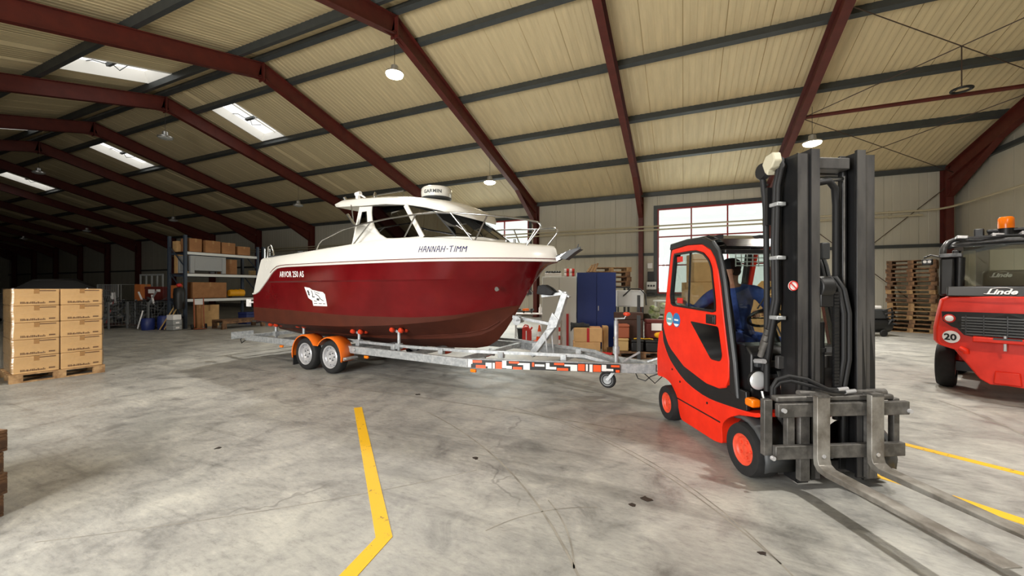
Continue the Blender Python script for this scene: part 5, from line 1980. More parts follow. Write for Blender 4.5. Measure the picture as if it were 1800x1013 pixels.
gb = MB()
n = len(grf)
gb.add([(rear_u(v, z) - .012, v, z) for v, z in grf] + [(rear_u(v, z) + .03, v, z) for v, z in grf], [tuple(range(n)), tuple(range(2 * n - 1, n - 1, -1))] + [(i, (i + 1) % n, n + (i + 1) % n, n + i) for i in range(n)])
grl = gb.build('grille_surround', M['fl_black'], cwt)
for k in range(7):
    z = .895 + k * .038
    MB().bar((-.452, -.40 + (0 if k > 1 else .04), z), (-.452, .40 - (0 if k > 1 else .04), z), .012, .022, (.4, 0, 1)).build('louvre', M['dark_grey'], cwt)
for v in (-.2, 0, .2, .36, -.36):
    MB().box(-.468, -.460, v - .006, v + .006, .88, 1.16).build('grille_bar', M['fl_black'], cwt)
for sgn in (-1, 1):
    lp = MB().lathe([(0, -.02), (.045, -.018), (.062, 0)], (rear_u(.52, 1.1) - .014, sgn * .52, 1.10), 'X', 18).build('rear_lamp', M['red_label'], cwt, smooth=50)
    MB().lathe([(0, -.028), (.04, -.022), (.05, -.01)], (rear_u(.52, 1.1) - .014, sgn * .52, 1.10), 'X', 18).build('lamp_lens', M['decal'], lp, smooth=50)
    MB().tube([(-.44, sgn * .36, .62), (-.44, sgn * .36, .66), (-.43, sgn * .42, .69)], .035, 8).build('tie_down_ring', M['fl_red'], cwt, smooth=50)
# speed plate with number
def plate_at(v, z, r, m, off, name, parent):
    mb = MB()
    pts = [(v + r * math.cos(t * PI / 12), z + r * math.sin(t * PI / 12)) for t in range(24)]
    mb.add([(rear_u(a, b) - off, a, b) for a, b in pts], [tuple(range(24))])
    return mb.build(name, m, parent, solid=.004)


sp_ = plate_at(.505, .835, .088, M['decal'], .006, 'speed_plate', cwt)
tm = bpy.data.objects.new('speed_number', text_mesh('20', .125, M['black'], bold=.004))
link(tm, sp_)
for v_ in tm.data.vertices:
    vv = .505 + .070 - v_.co.x
    v_.co = Vector((rear_u(vv, .8) - .012, vv, .79 + v_.co.y))
# bumper ledge with tow pin and lower recess
MB().prism([(-.50, .80), (-.50, .865), (-.40, .875), (-.40, .79)], 'Y', -.30, .30).build('bumper_ledge', M['fl_red'], cwt, bevel=.012)
MB().box(-.505, -.45, -.12, .12, .845, .868).build('tow_slot', M['dark_grey'], cwt)
MB().cyl((-.47, .02, .70), (-.47, .02, .90), .016, 10).build('tow_pin', M['silver'], cwt, smooth=40)
MB().prism([(.12, .25), (.105, .42), (-.105, .42), (-.12, .25)], 'X', -.452, -.40).build('lower_boss', M['fl_red'], cwt, bevel=.012)
# dark rear panel with the maker's script
MB().prism([(-.36, 1.42), (-.26, 1.56), (.10, 1.56), (.10, 1.42)], 'Y', -.55, .55).build('rear_panel', M['fl_black'], f2, bevel=.015)


def script_text(s, size, o, right, up, m, parent, name):
    """flowing sign lettering: slanted text with a swash under the first letter"""
    me = text_mesh(s, size, m, bold=.004, shear=.35)
    ob = bpy.data.objects.new(name, me)
    link(ob, parent)
    ob.matrix_basis = face_mtx(Vector(o), right, up)
    sw = MB().tube([(-.18 * size, .06 * size, 0), (0, .02 * size, 0), (.35 * size, .03 * size, 0)], .03 * size, 5)
    sw.tube([(.30 * size, .72 * size, 0), (.8 * size, .90 * size, 0), (1.5 * size, .92 * size, 0), (1.9 * size, .76 * size, 0)], .025 * size, 5)
    so = sw.build('script_swash', m, ob)
    return ob


script_text('Linde', .118, (-.345, .185, 1.455), (0, -1, 0), (.58, 0, .81), M['decal'], f2, 'rear_lettering')
# cab: posts, roof, windows, seat
for sgn in (-1, 1):
    MB().prism([(.02, 1.42), (.10, 2.0), (.32, 2.0), (.30, 1.42)], 'Y', sgn * .50, sgn * .655).build('rear_post', M['fl_black'], f2, bevel=.03)
    MB().cyl((.16, sgn * .46, 1.44), (.18, sgn * .45, 2.0), .055, 14).build('exhaust_pipe', M['fl_black'], f2, smooth=40)
    MB().box(.08, .34, sgn * .42, sgn * .66, 2.0, 2.06).build('post_clamp', M['f2_grey'], f2, bevel=.012)
    MB().tube([(.20, sgn * .63, 2.03), (.20, sgn * .62, 2.15), (.28, sgn * .58, 2.24), (.38, sgn * .48, 2.30)], .04, 10).build('roof_pillar', M['f2_grey'], f2, smooth=50)
    MB().box(1.5, 1.62, sgn * .52, sgn * .62, 1.2, 2.2).build('front_post', M['fl_black'], f2, bevel=.02)
rfo = MB().prism([(.20, 2.16), (.30, 2.26), (1.6, 2.28), (1.66, 2.18)], 'Y', -.56, .56).build('cab_roof', M['dark_grey'], f2, bevel=.025, seg=3)
MB().tube([(.28, -.58, 2.16), (.24, -.45, 2.21), (.22, 0, 2.23), (.24, .45, 2.21), (.28, .58, 2.16)], .035, 10).build('roof_hoop', M['f2_grey'], f2, smooth=50)
for k in range(4):
    y0 = -.5 + .1 * k
    MB().tube([(.22 + .03 * k, .50, 2.27 + .01 * k), (.19, .25 - .05 * k, 2.24 + .02 * k), (.23, -.05, 2.29), (.21, -.28 - .06 * k, 2.25 + .02 * k), (.25, -.52, 2.27)], .011, 6).build('roof_cable', M['hose'], f2, smooth=60)
for v in (.44, .10, -.16):
    MB().cbox((.24, v, 2.30), (.10, .12, .05), Euler((.1, .2, .3))).build('cable_clip', M['silver'], f2, bevel=.01)
MB().box(.26, .38, .22, .32, 2.29, 2.42).build('roof_work_lamp', M['fl_black'], f2, bevel=.015)
MB().box(.30, 1.1, -.36, .20, 2.36, 2.40).build('roof_frame_bar', M['fl_black'], f2, bevel=.01)
bc = MB().cyl((.30, .02, 2.30), (.30, .02, 2.40), .07, 16).build('beacon_base', M['fl_black'], f2, smooth=40)
MB().lathe([(.078, 2.40), (.08, 2.44), (.078, 2.54), (.06, 2.565), (0, 2.57)], (.30, .02, 0), 'Z', 20).build('beacon_lens', M['amber'], bc, smooth=40)
MB().add([(.12, -.42, 1.57), (.12, .42, 1.57), (.24, .42, 2.16), (.24, -.42, 2.16)], [(0, 1, 2, 3)]).build('rear_window', M['cab_glass'], f2, solid=.006)
MB().box(.30, 1.55, -.48, .48, 1.0, 1.12).build('cab_floor', M['fl_black'], f2)
MB().box(.55, 1.0, -.26, .26, 1.12, 1.30).prism([(.50, 1.25), (.42, 1.80), (.54, 1.80), (.66, 1.28)], 'Y', -.25, .25).build('driver_seat', M['seat'], f2, bevel=.05, seg=3)
script_text('Linde', .085, (.412, .16, 1.70), (0, -1, 0), (.14, 0, .99), M['decal'], f2, 'seat_lettering')
MB().cbox((.62, -.42, 1.98), (.06, .16, .10)).build('cab_mirror', M['dark_grey'], f2, bevel=.02)
ml_ = MB().tube([(.24, .66, 2.02), (.28, .76, 2.06), (.30, .84, 2.02)], .012, 6).build('mirror_arm', M['fl_black'], f2)
MB().box(.25, .33, .74, .86, 1.90, 2.0).build('side_work_lamp', M['fl_black'], ml_, bevel=.015)
for v in (.775, .825):
    MB().cyl((.25, v, 1.955), (.242, v, 1.955), .022, 10).build('work_lamp_lens', M['decal'], ml_)
# chassis, wheels, mast in front
MB().box(.5, 2.1, -.52, .52, .35, 1.02).build('chassis', M['fl_red'], f2, bevel=.04)
for sgn in (-1, 1):
    for u, r, w in ((.36, .335, .22), (1.95, .38, .28)):
        e = empty('wheel', (u, sgn * .60, r), 0 if sgn < 0 else PI, f2)
        MB().lathe([(r * .55, -w / 2 + .01), (r * .7, -w / 2), (r * .92, -w / 2 + .01), (r, -w / 2 + .05), (r, w / 2 - .05), (r * .92, w / 2 - .01), (r * .55, w / 2 - .01)], (0, 0, 0), 'Y', 32, caps=False).build('tyre', M['rubber'], e, smooth=45)
        MB().lathe([(0, -w / 2 + .06), (r * .45, -w / 2 + .06), (r * .57, -w / 2 + .015), (r * .5, w / 2 - .02)], (0, 0, 0), 'Y', 28).build('rim', M['fl_rim'], e, smooth=35)
    MB().box(2.15, 2.35, sgn * .22, sgn * .38, .1, 2.3).build('mast_rail', M['mast'], f2, bevel=.01)
MB().bar((.36, -.5, .34), (.36, .5, .34), .14, .14).build('steer_axle', M['fl_black'], f2)

# ------------------------------------------------------------------ pallets and cartons
M['wood'] = mat('pale_pallet_wood', (176, 142, 98), .75, var=.35, scale=7, col2=(124, 92, 58), stretch=(1, .3, 1))
M['wood_dark'] = mat('weathered_pallet_wood', (138, 102, 70), .8, var=.4, scale=7, col2=(78, 56, 40))
M['carton'] = mat('brown_cardboard', (206, 164, 110), .7, var=.14, scale=5)
M['carton_dark'] = mat('darker_cardboard', (156, 108, 66), .75, var=.2, scale=5)
M['print'] = mat('brown_carton_print', (104, 72, 44), .7)
M['tape'] = mat('clear_brown_tape', (160, 118, 70), .35)
M['red_tape'] = mat('red_parcel_tape', (176, 32, 34), .4)


def pallet_boxes(L=1.2, W=.8):
    """the boards and blocks of a flat pallet: (x0,x1,y0,y1,z0,z1,name)"""
    out = []
    for k, bw in enumerate((.145, .10, .145, .10, .145)):
        c = -W / 2 + .0725 + k * (W - .145) / 4
        out.append((-L / 2, L / 2, c - bw / 2, c + bw / 2, .122, .144, 'deck_board'))
    for x in (-L / 2 + .0725, 0, L / 2 - .0725):
        out.append((x - .0725, x + .0725, -W / 2, W / 2, .100, .122, 'cross_board'))
        for y in (-W / 2 + .05, 0, W / 2 - .05):
            out.append((x - .0725, x + .0725, y - .05, y + .05, .022, .100, 'block'))
    for y in (-W / 2 + .05, 0, W / 2 - .05):
        out.append((-L / 2, L / 2, y - .05, y + .05, 0, .022, 'base_board'))
    return out


def pallet(label, loc, rz, group=None, parts=True, m='wood', L=1.2, W=.8):
    if parts:
        p = thing('pallet', label, 'pallet', loc, rz, group)
        for b in pallet_boxes(L, W):
            MB().box(*b[:6]).build(b[6], M[m], p, bevel=.003, seg=1)
        return p
    mb = MB()
    for b in pallet_boxes(L, W):
        mb.box(*b[:6])
    o = mb.build('pallet', M[m])
    o.location = loc
    o.rotation_euler = (0, 0, rz)
    return tag(o, label, 'pallet', group)


def carton(label, loc, rz, d, m='carton', group=None, tape=None, print_=False, name='carton'):
    """cardboard box with lid flaps, tape and, if asked, blurred print on its front"""
    t = thing(name, label, 'carton', loc, rz, group)
    a, b, h = d[0] / 2, d[1] / 2, d[2]
    MB().box(-a, a, -b, b, 0, h).build('box', M[m], t, bevel=min(.012, h * .06))
    tw = .03
    fl1 = MB().box(-a + .004, a - .004, -tw, tw, h, h + .002)
    fl1.box(a, a + .002, -tw, tw, h * .72, h).box(-a - .002, -a, -tw, tw, h * .72, h)
    fl1.build('tape_strip', M[tape or 'tape'], t)
    if print_:
        pm = MB()
        xx = -b + .08
        rng = random.Random(3)
        while xx < -b + .08 + (2 * b) * .52:
            w = rng.uniform(.008, .02)
            pm.box(a + .001, a + .0025, xx, xx + w, .032, .032 + rng.choice((.022, .03, .034)))
            xx += w + .005
        pm.box(a + .001, a + .0025, b - .12, b - .05, .045, .068)
        pm.box(a + .001, a + .0025, b - .22, b - .04, h - .035, h - .018)
        pm.build('print', M['print'], t)
    return t


PA = math.radians(81.5 - 90)
pc = Vector((-9.70, 2.98, 0))
ex, ey = Vector((math.cos(PA), math.sin(PA), 0)), Vector((-math.sin(PA), math.cos(PA), 0))
pp = pc - ex * .52
pallet('pale wooden pallet under the wrapped stack of brown cartons', (pp.x, pp.y, 0), PA + PI / 2, None, True, 'wood', 1.08, 1.0)
rows = ('bottom', 'second', 'middle', 'fourth', 'top')
for i in range(5):
    for j, nm in ((0, 'near'), (1, 'far')):
        for k in (0, 1):
            if j == 1 and k == 1:
                continue
            q = pp + ex * (.25 - .495 * k + random.uniform(-.002, .002)) + ey * ((-.255 if j == 0 else .255) + random.uniform(-.002, .002) - (.06 if i == 0 and j == 0 and k == 0 else 0) * 0)
            lab = 'brown printed carton, %s layer, %s column of the wrapped pallet' % (rows[i], ('left front', 'right front')[j] if k == 0 else 'rear')
            carton(lab, (q.x, q.y, .145 + i * .2755), PA + random.uniform(-.003, .003), (.485, .50, .272), group='cartons on the wrapped pallet', print_=(k == 0))
# stretch film round the stack
M['film'] = glass('stretch_film', (246, 246, 244), .10, .2)
nt = M['film'].node_tree
bn = nt.nodes.new('ShaderNodeBump')
bn.inputs['Strength'].default_value = .6
bn.inputs['Distance'].default_value = .03
nz = nt.nodes.new('ShaderNodeTexNoise')
nz.inputs['Scale'].default_value = 5
tcf = nt.nodes.new('ShaderNodeTexCoord')
mpf = nt.nodes.new('ShaderNodeMapping')
mpf.inputs['Scale'].default_value = (1, 1, 4)
nt.links.new(tcf.outputs['Object'], mpf.inputs['Vector'])
nt.links.new(mpf.outputs['Vector'], nz.inputs['Vector'])
nt.links.new(nz.outputs['Fac'], bn.inputs['Height'])
for nd in nt.nodes:
    if nd.type == 'BSDF_GLOSSY':
        nt.links.new(bn.outputs['Normal'], nd.inputs['Normal'])
fm_ = MB()
secs = []
for k in range(12):
    z = .05 + k * (1.36) / 11
    ww = .012 * math.sin(k * 1.7)
    secs.append([(x * (1.0 + ww), y * (1.0 + ww), z) for x, y in rrect(1.03, 1.045, .03, 2)])
fm_.loft(secs, True)
fo = fm_.build('stretch_film', M['film'])
fo.location = (pp.x, pp.y, .12)
fo.rotation_euler = (0, 0, PA)
tag(fo, 'clear stretch film wrapped round the stack of cartons', 'film')
pallet('empty pale pallet beside the wrapped carton stack', (-10.45, 1.83, 0), PA + PI / 2, None, True, 'wood', 1.0, 1.2)
for k in range(4):
    pallet('brown pallet at the picture edge, number %s from the floor' % ('one', 'two', 'three', 'four')[k], (-4.70, .50 + .01 * (k % 2), .145 * k), math.radians(14 + k % 2), 'pallets at the picture edge', True, 'wood_dark')

# tall stack of pallets by the back wall
for k in range(17):
    pallet('weathered wooden pallet in the tall stack by the back wall', (7.30 + random.uniform(-.03, .03), 18.05 + random.uniform(-.03, .03), .1455 * k), math.radians(-28 + random.uniform(-2, 2)), 'tall stack of pallets by the back wall', False, random.choice(['wood_dark', 'wood_dark', 'wood']))

# black wheeled thing half hidden behind the mast: compressor with hoses
cmpr = thing('compressor', 'black machine with hoses standing beside the forklift mast', 'compressor', (5.55, 16.0, 0), .4)
MB().cyl((-.3, 0, .35), (.4, 0, .35), .24, 18).build('tank', M['fl_black'], cmpr, smooth=40)
MB().box(-.2, .3, -.18, .18, .55, .85).build('motor', M['dark_grey'], cmpr, bevel=.03)
for k in range(5):
    MB().tube([(.1 + .06 * k, -.2, .8 - .1 * k), (.3 + .03 * k, -.28, .9 - .12 * k), (.42, -.22 + .05 * k, .65 - .1 * k), (.25, -.25, .4)], .025, 6).build('hose', M['hose'], cmpr, smooth=60)
for s_ in (-1, 1):
    MB().lathe([(0, -.03), (.10, -.03), (.11, 0), (.10, .03), (0, .03)], (.1, s_ * .24, .11), 'Y', 16).build('wheel', M['rubber'], cmpr, smooth=40)
MB().box(-.25, .15, -.14, .14, .85, .96).build('cover', M['decal'], cmpr, bevel=.03)
MB().box(-.36, -.30, -.05, .05, 0, .2).build('foot', M['fl_black'], cmpr)

# ------------------------------------------------------------------ cupboards and clutter behind the drawbar
M['grey_cab'] = mat('light_grey_cupboard_paint', (212, 214, 211), .4)
M['blue_cab'] = mat('dark_blue_cupboard_paint', (26, 48, 112), .4, var=.12, scale=2)
CA = math.radians(17)


def cupboard(label, loc, w, d, h, m):
    t = thing('cupboard', label, 'cupboard', loc, CA)
    MB().box(0, w, .02, d, 0, h).build('body', M[m], t, bevel=.004)
    for i in (0, 1):
        dr = MB().box(.012 + i * w / 2, w / 2 - .004 + i * (w / 2 - .008), 0, .022, .06, h - .012).build('door', M[m], t, bevel=.004)
        if i == 1:
            MB().box(w / 2 + .035, w / 2 + .055, -.022, 0, h * .50, h * .50 + .12).build('handle', M['silver'], dr, bevel=.004)
    MB().box(.02, w - .02, .0, .015, 0, .05).build('plinth', M['dark_grey'], t)
    return t


ca, cb2 = Vector((math.cos(CA), math.sin(CA), 0)), Vector((-math.sin(CA), math.cos(CA), 0))
g0 = Vector((-3.30, 9.42, 0))
cupboard('light grey two door steel cupboard beside the blue one', g0, .86, .42, 1.82, 'grey_cab')
b0 = g0 + ca * .885
cupboard('dark blue two door steel cupboard behind the drawbar', b0, .96, .45, 1.92, 'blue_cab')
# things on top
q = g0 + ca * .28 + cb2 * .2
bx_ = thing('parts_box', 'white tray of dark tools on the grey cupboard', 'box', (q.x, q.y, 1.823), CA)
MB().box(-.21, .21, -.12, .12, 0, .09).build('tray', M['decal'], bx_, bevel=.006)
for k in range(6):
    MB().cbox((-.17 + .065 * k, 0, .115), (.05, .16, .05), Euler((0, .1 * k, .2))).build('tool', M['dark_grey'], bx_, bevel=.006)
for k, (dx, z, nm) in enumerate(((.62, 0, 'lower left'), (.76, 0, 'lower right'), (.62, .105, 'upper left'), (.76, .105, 'upper right'))):
    q = g0 + ca * dx + cb2 * .2
    tr_ = thing('tape_roll', 'red and white roll on the grey cupboard, %s of four' % nm, 'roll', (q.x, q.y, 1.823 + z), CA, 'red rolls on the grey cupboard')
    MB().cyl((-.055, 0, .05), (.0, 0, .05), .05, 14).build('white_band', M['decal'], tr_, smooth=40)
    MB().cyl((.0, 0, .05), (.065, 0, .05), .052, 14).build('red_band', M['red_label'], tr_, smooth=40)
for k in range(3):
    q = b0 + ca * (.26 + .09 * k) + cb2 * .2
    o = MB().bar((0, 0, .012), (.05 - .02 * k, .28, .21 + .02 * k), .045, .02).build('wood_offcut', M['wood'])
    o.location = (q.x, q.y, 1.923)
    o.rotation_euler = (0, 0, CA - .4)
    tag(o, 'short wooden offcut leaning on top of the blue cupboard, %s of three' % ('first', 'second', 'third')[k], 'wood', 'offcuts on the blue cupboard')
# striped pole and red post in front of the grey cupboard
q = g0 + ca * .44 - cb2 * .12
po = thing('barrier_pole', 'red and white striped barrier pole before the grey cupboard', 'pole', (q.x, q.y, 0), CA)
for k in range(8):
    MB().cyl((0, 0, .02 + k * .105), (0, 0, .02 + (k + 1) * .105), .024, 12).build('stripe', M['red_label'] if k % 2 == 0 else M['decal'], po, smooth=40)
MB().cyl((0, 0, 0), (0, 0, .02), .09, 14).build('foot', M['red_label'], po, smooth=40)
MB().cyl((0, 0, .86), (0, 0, .91), .024, 12, .004).build('tip', M['red_label'], po, smooth=40)
q = g0 + ca * .64 - cb2 * .10
po = MB().box(-.03, .03, -.02, .02, 0, .88).build('barrier_post', M['red_tape'], bevel=.006)
po.location = (q.x, q.y, 0)
po.rotation_euler = (0, 0, CA)
tag(po, 'plain dark red post standing before the grey cupboard', 'post')
# cartons with red tape and a black cloth
carton('lower brown carton with red tape beside the blue cupboard', (-2.06, 8.98, 0), CA, (.60, .42, .30), tape='red_tape')
c2_ = carton('upper brown carton with red tape beside the blue cupboard', (-2.04, 9.00, .302), CA, (.62, .44, .32), tape='red_tape')
for nm_, zz in (('front_tape', 0), ):
    MB().box(-.03, .03, -.223, -.221, 0, .32).build(nm_, M['red_tape'], c2_)
carton('open side carton standing behind the red taped ones', (-1.70, 9.37, 0), CA, (.12, .30, .63))
cl = MB()
secs = []
for k in range(7):
    x_ = -.28 + k * .07
    secs.append([(x_, -.16 - .02 * (k % 2), -.02 if k else -.12), (x_, -.12, .035 + .015 * math.sin(k * 2)), (x_, -.04, .05 + .02 * math.cos(k * 1.7)), (x_, .05, .03 + .02 * math.sin(k)), (x_, .12, .01)])
cl.loft(secs)
co = cl.build('black_cloth', M['rubber'], smooth=60, solid=-.02)
co.location = (-2.15, 9.0, .645)
co.rotation_euler = (0, 0, CA)
tag(co, 'crumpled black cloth lying on the red taped carton', 'cloth')
# dark red folded barrier lying by the blue cupboard
o = MB().bar((-.22, 0, .02), (.2, .05, .02), .22, .04).build('folded_barrier', M['red_tape'], bevel=.006)
o.location = (-1.62, 8.52, 0)
o.rotation_euler = (.3, 0, -.3)
o.location.z = .05
tag(o, 'dark red folded barrier lying beside the blue cupboard', 'barrier')

# loaded pallet beside the forklift tail
pallet('wooden pallet loaded with boxes between drawbar and blue cupboard', (-.95, 9.15, 0), CA + .1, None, True, 'wood_dark')


def case(name, label, cat, loc, d, m, lid=True, group=None):
    t = thing(name, label, cat, loc, CA, group)
    MB().box(-d[0] / 2, d[0] / 2, -d[1] / 2, d[1] / 2, 0, d[2] * .8).build('body', M[m], t, bevel=.02)
    MB().box(-d[0] / 2 - .006, d[0] / 2 + .006, -d[1] / 2 - .006, d[1] / 2 + .006, d[2] * .8, d[2]).build('lid', M[m], t, bevel=.018)
    return t


M['terracotta'] = mat('terracotta_box', (150, 78, 48), .6)
M['tan_box'] = mat('tan_box', (184, 152, 98), .65)
M['brown_crate'] = mat('dark_brown_wood', (70, 42, 28), .7, var=.3, scale=6)
M['maroon'] = mat('maroon_crate', (92, 28, 22), .6)
case('storage_box', 'tan box at the bottom corner of the loaded pallet', 'box', (-1.27, 8.92, .146), (.28, .30, .28), 'tan_box')
case('storage_box', 'terracotta box on top of the tan box', 'box', (-1.25, 8.95, .428), (.27, .28, .30), 'terracotta')
case('tool_case', 'black tool case between tan box and grey post', 'case', (-.96, 9.02, .146), (.26, .34, .25), 'black')
case('tool_case', 'black tool case nearest the forklift on the loaded pallet', 'case', (-.62, 9.10, .146), (.36, .36, .25), 'black')
case('display_case', 'dark brown wooden case behind the terracotta box', 'case', (-1.17, 9.38, .146), (.62, .24, .82), 'brown_crate')
mc = case('maroon_crate', 'maroon crate with a pale label above the black tool case', 'crate', (-.60, 9.42, .40), (.40, .26, .42), 'maroon')
MB().box(-.10, .12, -.157, -.151, .18, .34).build('label', M['decal'], mc)
case('support_box', 'dark box carrying the maroon crate', 'box', (-.60, 9.44, .146), (.40, .24, .25), 'brown_crate')
pj = MB()
for k in range(7):
    a = k * .9
    pj.ball((.08 * math.cos(a), .06 * math.sin(a), .07 + .03 * k * .4), (.09, .07, .06), 10, 6)
po_ = pj.build('safety_vest', mat('orange_yellow_cloth', (232, 120, 20), .8, var=.6, scale=9, col2=(226, 190, 20)), smooth=60)
po_.location = (-.42, 9.02, .395)
tag(po_, 'crumpled orange and yellow safety vest at the pallet edge', 'vest')
# red hand lamp and yellow strap on the cases
o = MB().tube([(-.2, -.05, .01), (-.1, .02, .02), (.02, -.03, .015), (.12, .04, .02), (.2, 0, .012)], .012, 6).build('yellow_strap', M['yellow_paint'], smooth=60)
o.location = (-.80, 9.02, .398)
tag(o, 'yellow strap lying across the black tool cases', 'strap')
# grey rack posts
for k, (x_, y_, h_, nm) in enumerate(((-.86, 8.60, .95, 'front'), (-1.02, 10.2, 1.35, 'rear'))):
    t = thing('rack_post', 'dark grey steel %s post of the empty rack by the loaded pallet' % nm, 'post', (x_, y_, 0), CA, 'rack posts by the loaded pallet')
    MB().box(-.035, .035, -.03, .03, 0, h_).build('upright', M['dark_grey'], t, bevel=.005)
    MB().box(-.07, .07, -.07, .07, 0, .015).build('foot_plate', M['dark_grey'], t)
# white steel box on a dark stand, pallets on top of a stand behind
st = thing('machine_cabinet', 'grey white sheet metal cabinet on a stand behind the blue cupboard', 'cabinet', (-1.42, 11.5, 0), CA)
MB().box(-.36, .36, -.25, .25, 1.0, 1.46).build('body', M['grey_cab'], st, bevel=.01)
MB().box(-.33, 0, -.262, -.25, 1.03, 1.43).build('door', M['grey_cab'], st, bevel=.004)
for a, b in ((-.33, -.22), (.33, -.22), (-.33, .22), (.33, .22)):
    MB().box(a - .02, a + .02, b - .02, b + .02, 0, 1.0).build('leg', M['dark_grey'], st)
MB().box(-.34, .34, -.23, .23, .55, .58).build('shelf', M['dark_grey'], st)
MB().tube([(-.2, -.27, 1.30), (0, -.30, 1.50), (.25, -.3, 1.50), (.40, -.28, 1.35), (.42, -.27, 1.05)], .018, 6).build('hose', M['hose'], st, smooth=60)
o = MB()
for k in range(8):
    o.ball((-.25 + .07 * k, .03 * math.sin(k * 2), .07 + .02 * math.cos(k)), (.09, .12, .07), 8, 6)
o = o.build('folded_vests', mat('olive_yellow_fabric', (120, 118, 40), .8, var=.5, scale=8), smooth=60)
o.location = (-1.42, 11.45, .585)
o.rotation_euler = (0, 0, CA)
tag(o, 'olive yellow folded vests on the cabinet stand shelf', 'cloth')
sd = thing('pallet_stand', 'dark steel stand carrying four pallets near the red column', 'stand', (-2.15, 12.4, 0), CA)
MB().box(-.6, .6, -.4, .4, 1.52, 1.57).build('deck', M['dark_grey'], sd)
for a in (-.55, .55):
    for b in (-.35, .35):
        MB().box(a - .03, a + .03, b - .03, b + .03, 0, 1.52).build('leg', M['dark_grey'], sd)
for k in range(4):
    pallet('wooden pallet on the dark steel stand, %s from the top' % ('fourth', 'third', 'second', 'first')[k], (-2.15 + .02 * (k % 2), 12.4, 1.572 + .146 * k), CA + .05 * (k % 2), 'pallets on the steel stand', False, 'wood' if k == 3 else 'wood_dark')
# foam bags
o = MB()
rng = random.Random(5)
for k in range(22):
    o.ball((rng.uniform(-.22, .22), rng.uniform(-.12, .12), .12 + k * .042), (rng.uniform(.09, .13), .11, .08), 8, 6)
o = o.build('foam_bundle', mat('white_green_foam', (206, 210, 190), .7, var=.7, scale=6, col2=(120, 140, 70)), smooth=60)
o.location = (-.68, 12.7, 0)
tag(o, 'bundle of white and green plastic bags behind the grey post', 'bundle')
# sockets and fuse boxes on the wall by the window
for k, (x_, z_, w_, h_, m_, nm) in enumerate(((-1.42, 2.55, .22, .25, 'decal', 'small white box'), (-1.38, 2.05, .28, .45, 'black', 'black breaker box'), (-1.36, 1.62, .42, .36, 'grey_cab', 'grey socket panel'), (-1.36, 1.26, .42, .28, 'dark_grey', 'dark socket panel'))):
    t = thing('fuse_box', nm + ' on the wall beside the window', 'fuse box', (x_, Y1 - .14, z_), 0, 'electrical boxes beside the window')
    MB().box(-w_ / 2, w_ / 2, 0, .12, -h_ / 2, h_ / 2).build('casing', M[m_], t, bevel=.012)
    if k >= 2:
        for s_ in (-.12, 0, .12):
            MB().cyl((s_, 0, 0), (s_, -.03, -.01), .045, 12).build('socket', M['dark_grey'], t, smooth=40)
# work bench below the window with goods on it
wbn = thing('work_bench', 'long grey work bench standing under the window', 'bench', (.9, 18.2, 0), 0)
MB().box(-2.1, 2.3, -.4, .4, .92, .98).build('top', M['grey_cab'], wbn, bevel=.006)
for a in (-2.0, -.7, .8, 2.2):
    MB().box(a - .03, a + .03, -.36, .36, 0, .92).build('leg', M['grey_cab'], wbn)
MB().box(-2.0, 2.2, -.36, .36, .25, .28).build('shelf', M['grey_cab'], wbn)
# big cartons behind the cab
carton('huge tan carton stacked behind the forklift cab, lower one', (.42, 11.3, 0), CA, (.78, .7, 1.05))
carton('huge tan carton stacked behind the forklift cab, middle one', (.42, 11.3, 1.055), CA, (.76, .68, .62))
carton('huge tan carton stacked behind the forklift cab, top one', (.45, 11.3, 1.68), CA, (.6, .6, .72))
carton('low pale carton behind the forklift windscreen', (2.2, 13.4, 0), CA - .1, (1.2, 1.0, 1.35))
o = MB().prism([(-.4, 0), (.4, 0), (.42, .35), (-.1, .38)], 'Y', -.05, .05).build('pale_panel', M['tan_box'], bevel=.004)
o.location = (2.2, 13.4, 1.356)
tag(o, 'slanted pale board lying on the low pale carton', 'board')

# bench, can, cone and bottle under the boat's bow
tb = thing('trestle_table', 'low trestle table with tools seen under the bow', 'table', (-4.3, 11.2, 0), CA)
MB().box(-.55, .45, -.22, .22, .72, .75).build('top', M['decal'], tb, bevel=.004)
for a in (-.45, .35):
    MB().tube([(a, -.2, 0), (a, -.05, .72)], .015, 6).tube([(a, .2, 0), (a, .05, .72)], .015, 6).build('trestle', M['silver'], tb, smooth=50)
for k, (a, nm, m_) in enumerate(((-.40, 'black hand drill on the trestle table', 'black'), (-.15, 'orange handled tool on the trestle table', 'orange'), (.05, 'dark grinder on the trestle table', 'dark_grey'))):
    q = Vector((-4.3, 11.2, .755)) + ca * a
    t = thing('power_tool', nm, 'tool', q, CA + k * .7)
    MB().cyl((-.09, 0, .10), (.10, 0, .10), .04, 10).build('barrel', M[m_], t, smooth=40)
    MB().bar((-.05, 0, .09), (-.08, 0, .0), .035, .05, (1, 0, 0)).build('grip', M['black'], t, bevel=.006)
q = Vector((-4.3, 11.2, .752)) + ca * .30
bt = thing('bottle', 'tall white bottle standing on the trestle table', 'bottle', q, 0)
MB().lathe([(0, 0), (.045, 0), (.05, .02), (.05, .16), (.02, .22), (.02, .25)], n=16).build('body', M['decal'], bt, smooth=40)
MB().cyl((0, 0, .25), (0, 0, .28), .024, 12).build('cap', M['decal'], bt, smooth=40)
jc = thing('fuel_can', 'red plastic fuel can on the floor beside the traffic cone', 'can', (-4.12, 10.45, 0), CA)
MB().prism(round_poly([(-.13, 0), (.13, 0), (.13, .30), (.02, .42), (-.13, .40)], .04, 3), 'Y', -.09, .09).build('body', M['red_label'], jc, bevel=.02)
MB().tube([(-.10, 0, .40), (-.06, 0, .46), (.02, 0, .45), (.05, 0, .40)], .018, 8).build('handle', M['red_label'], jc, smooth=50)
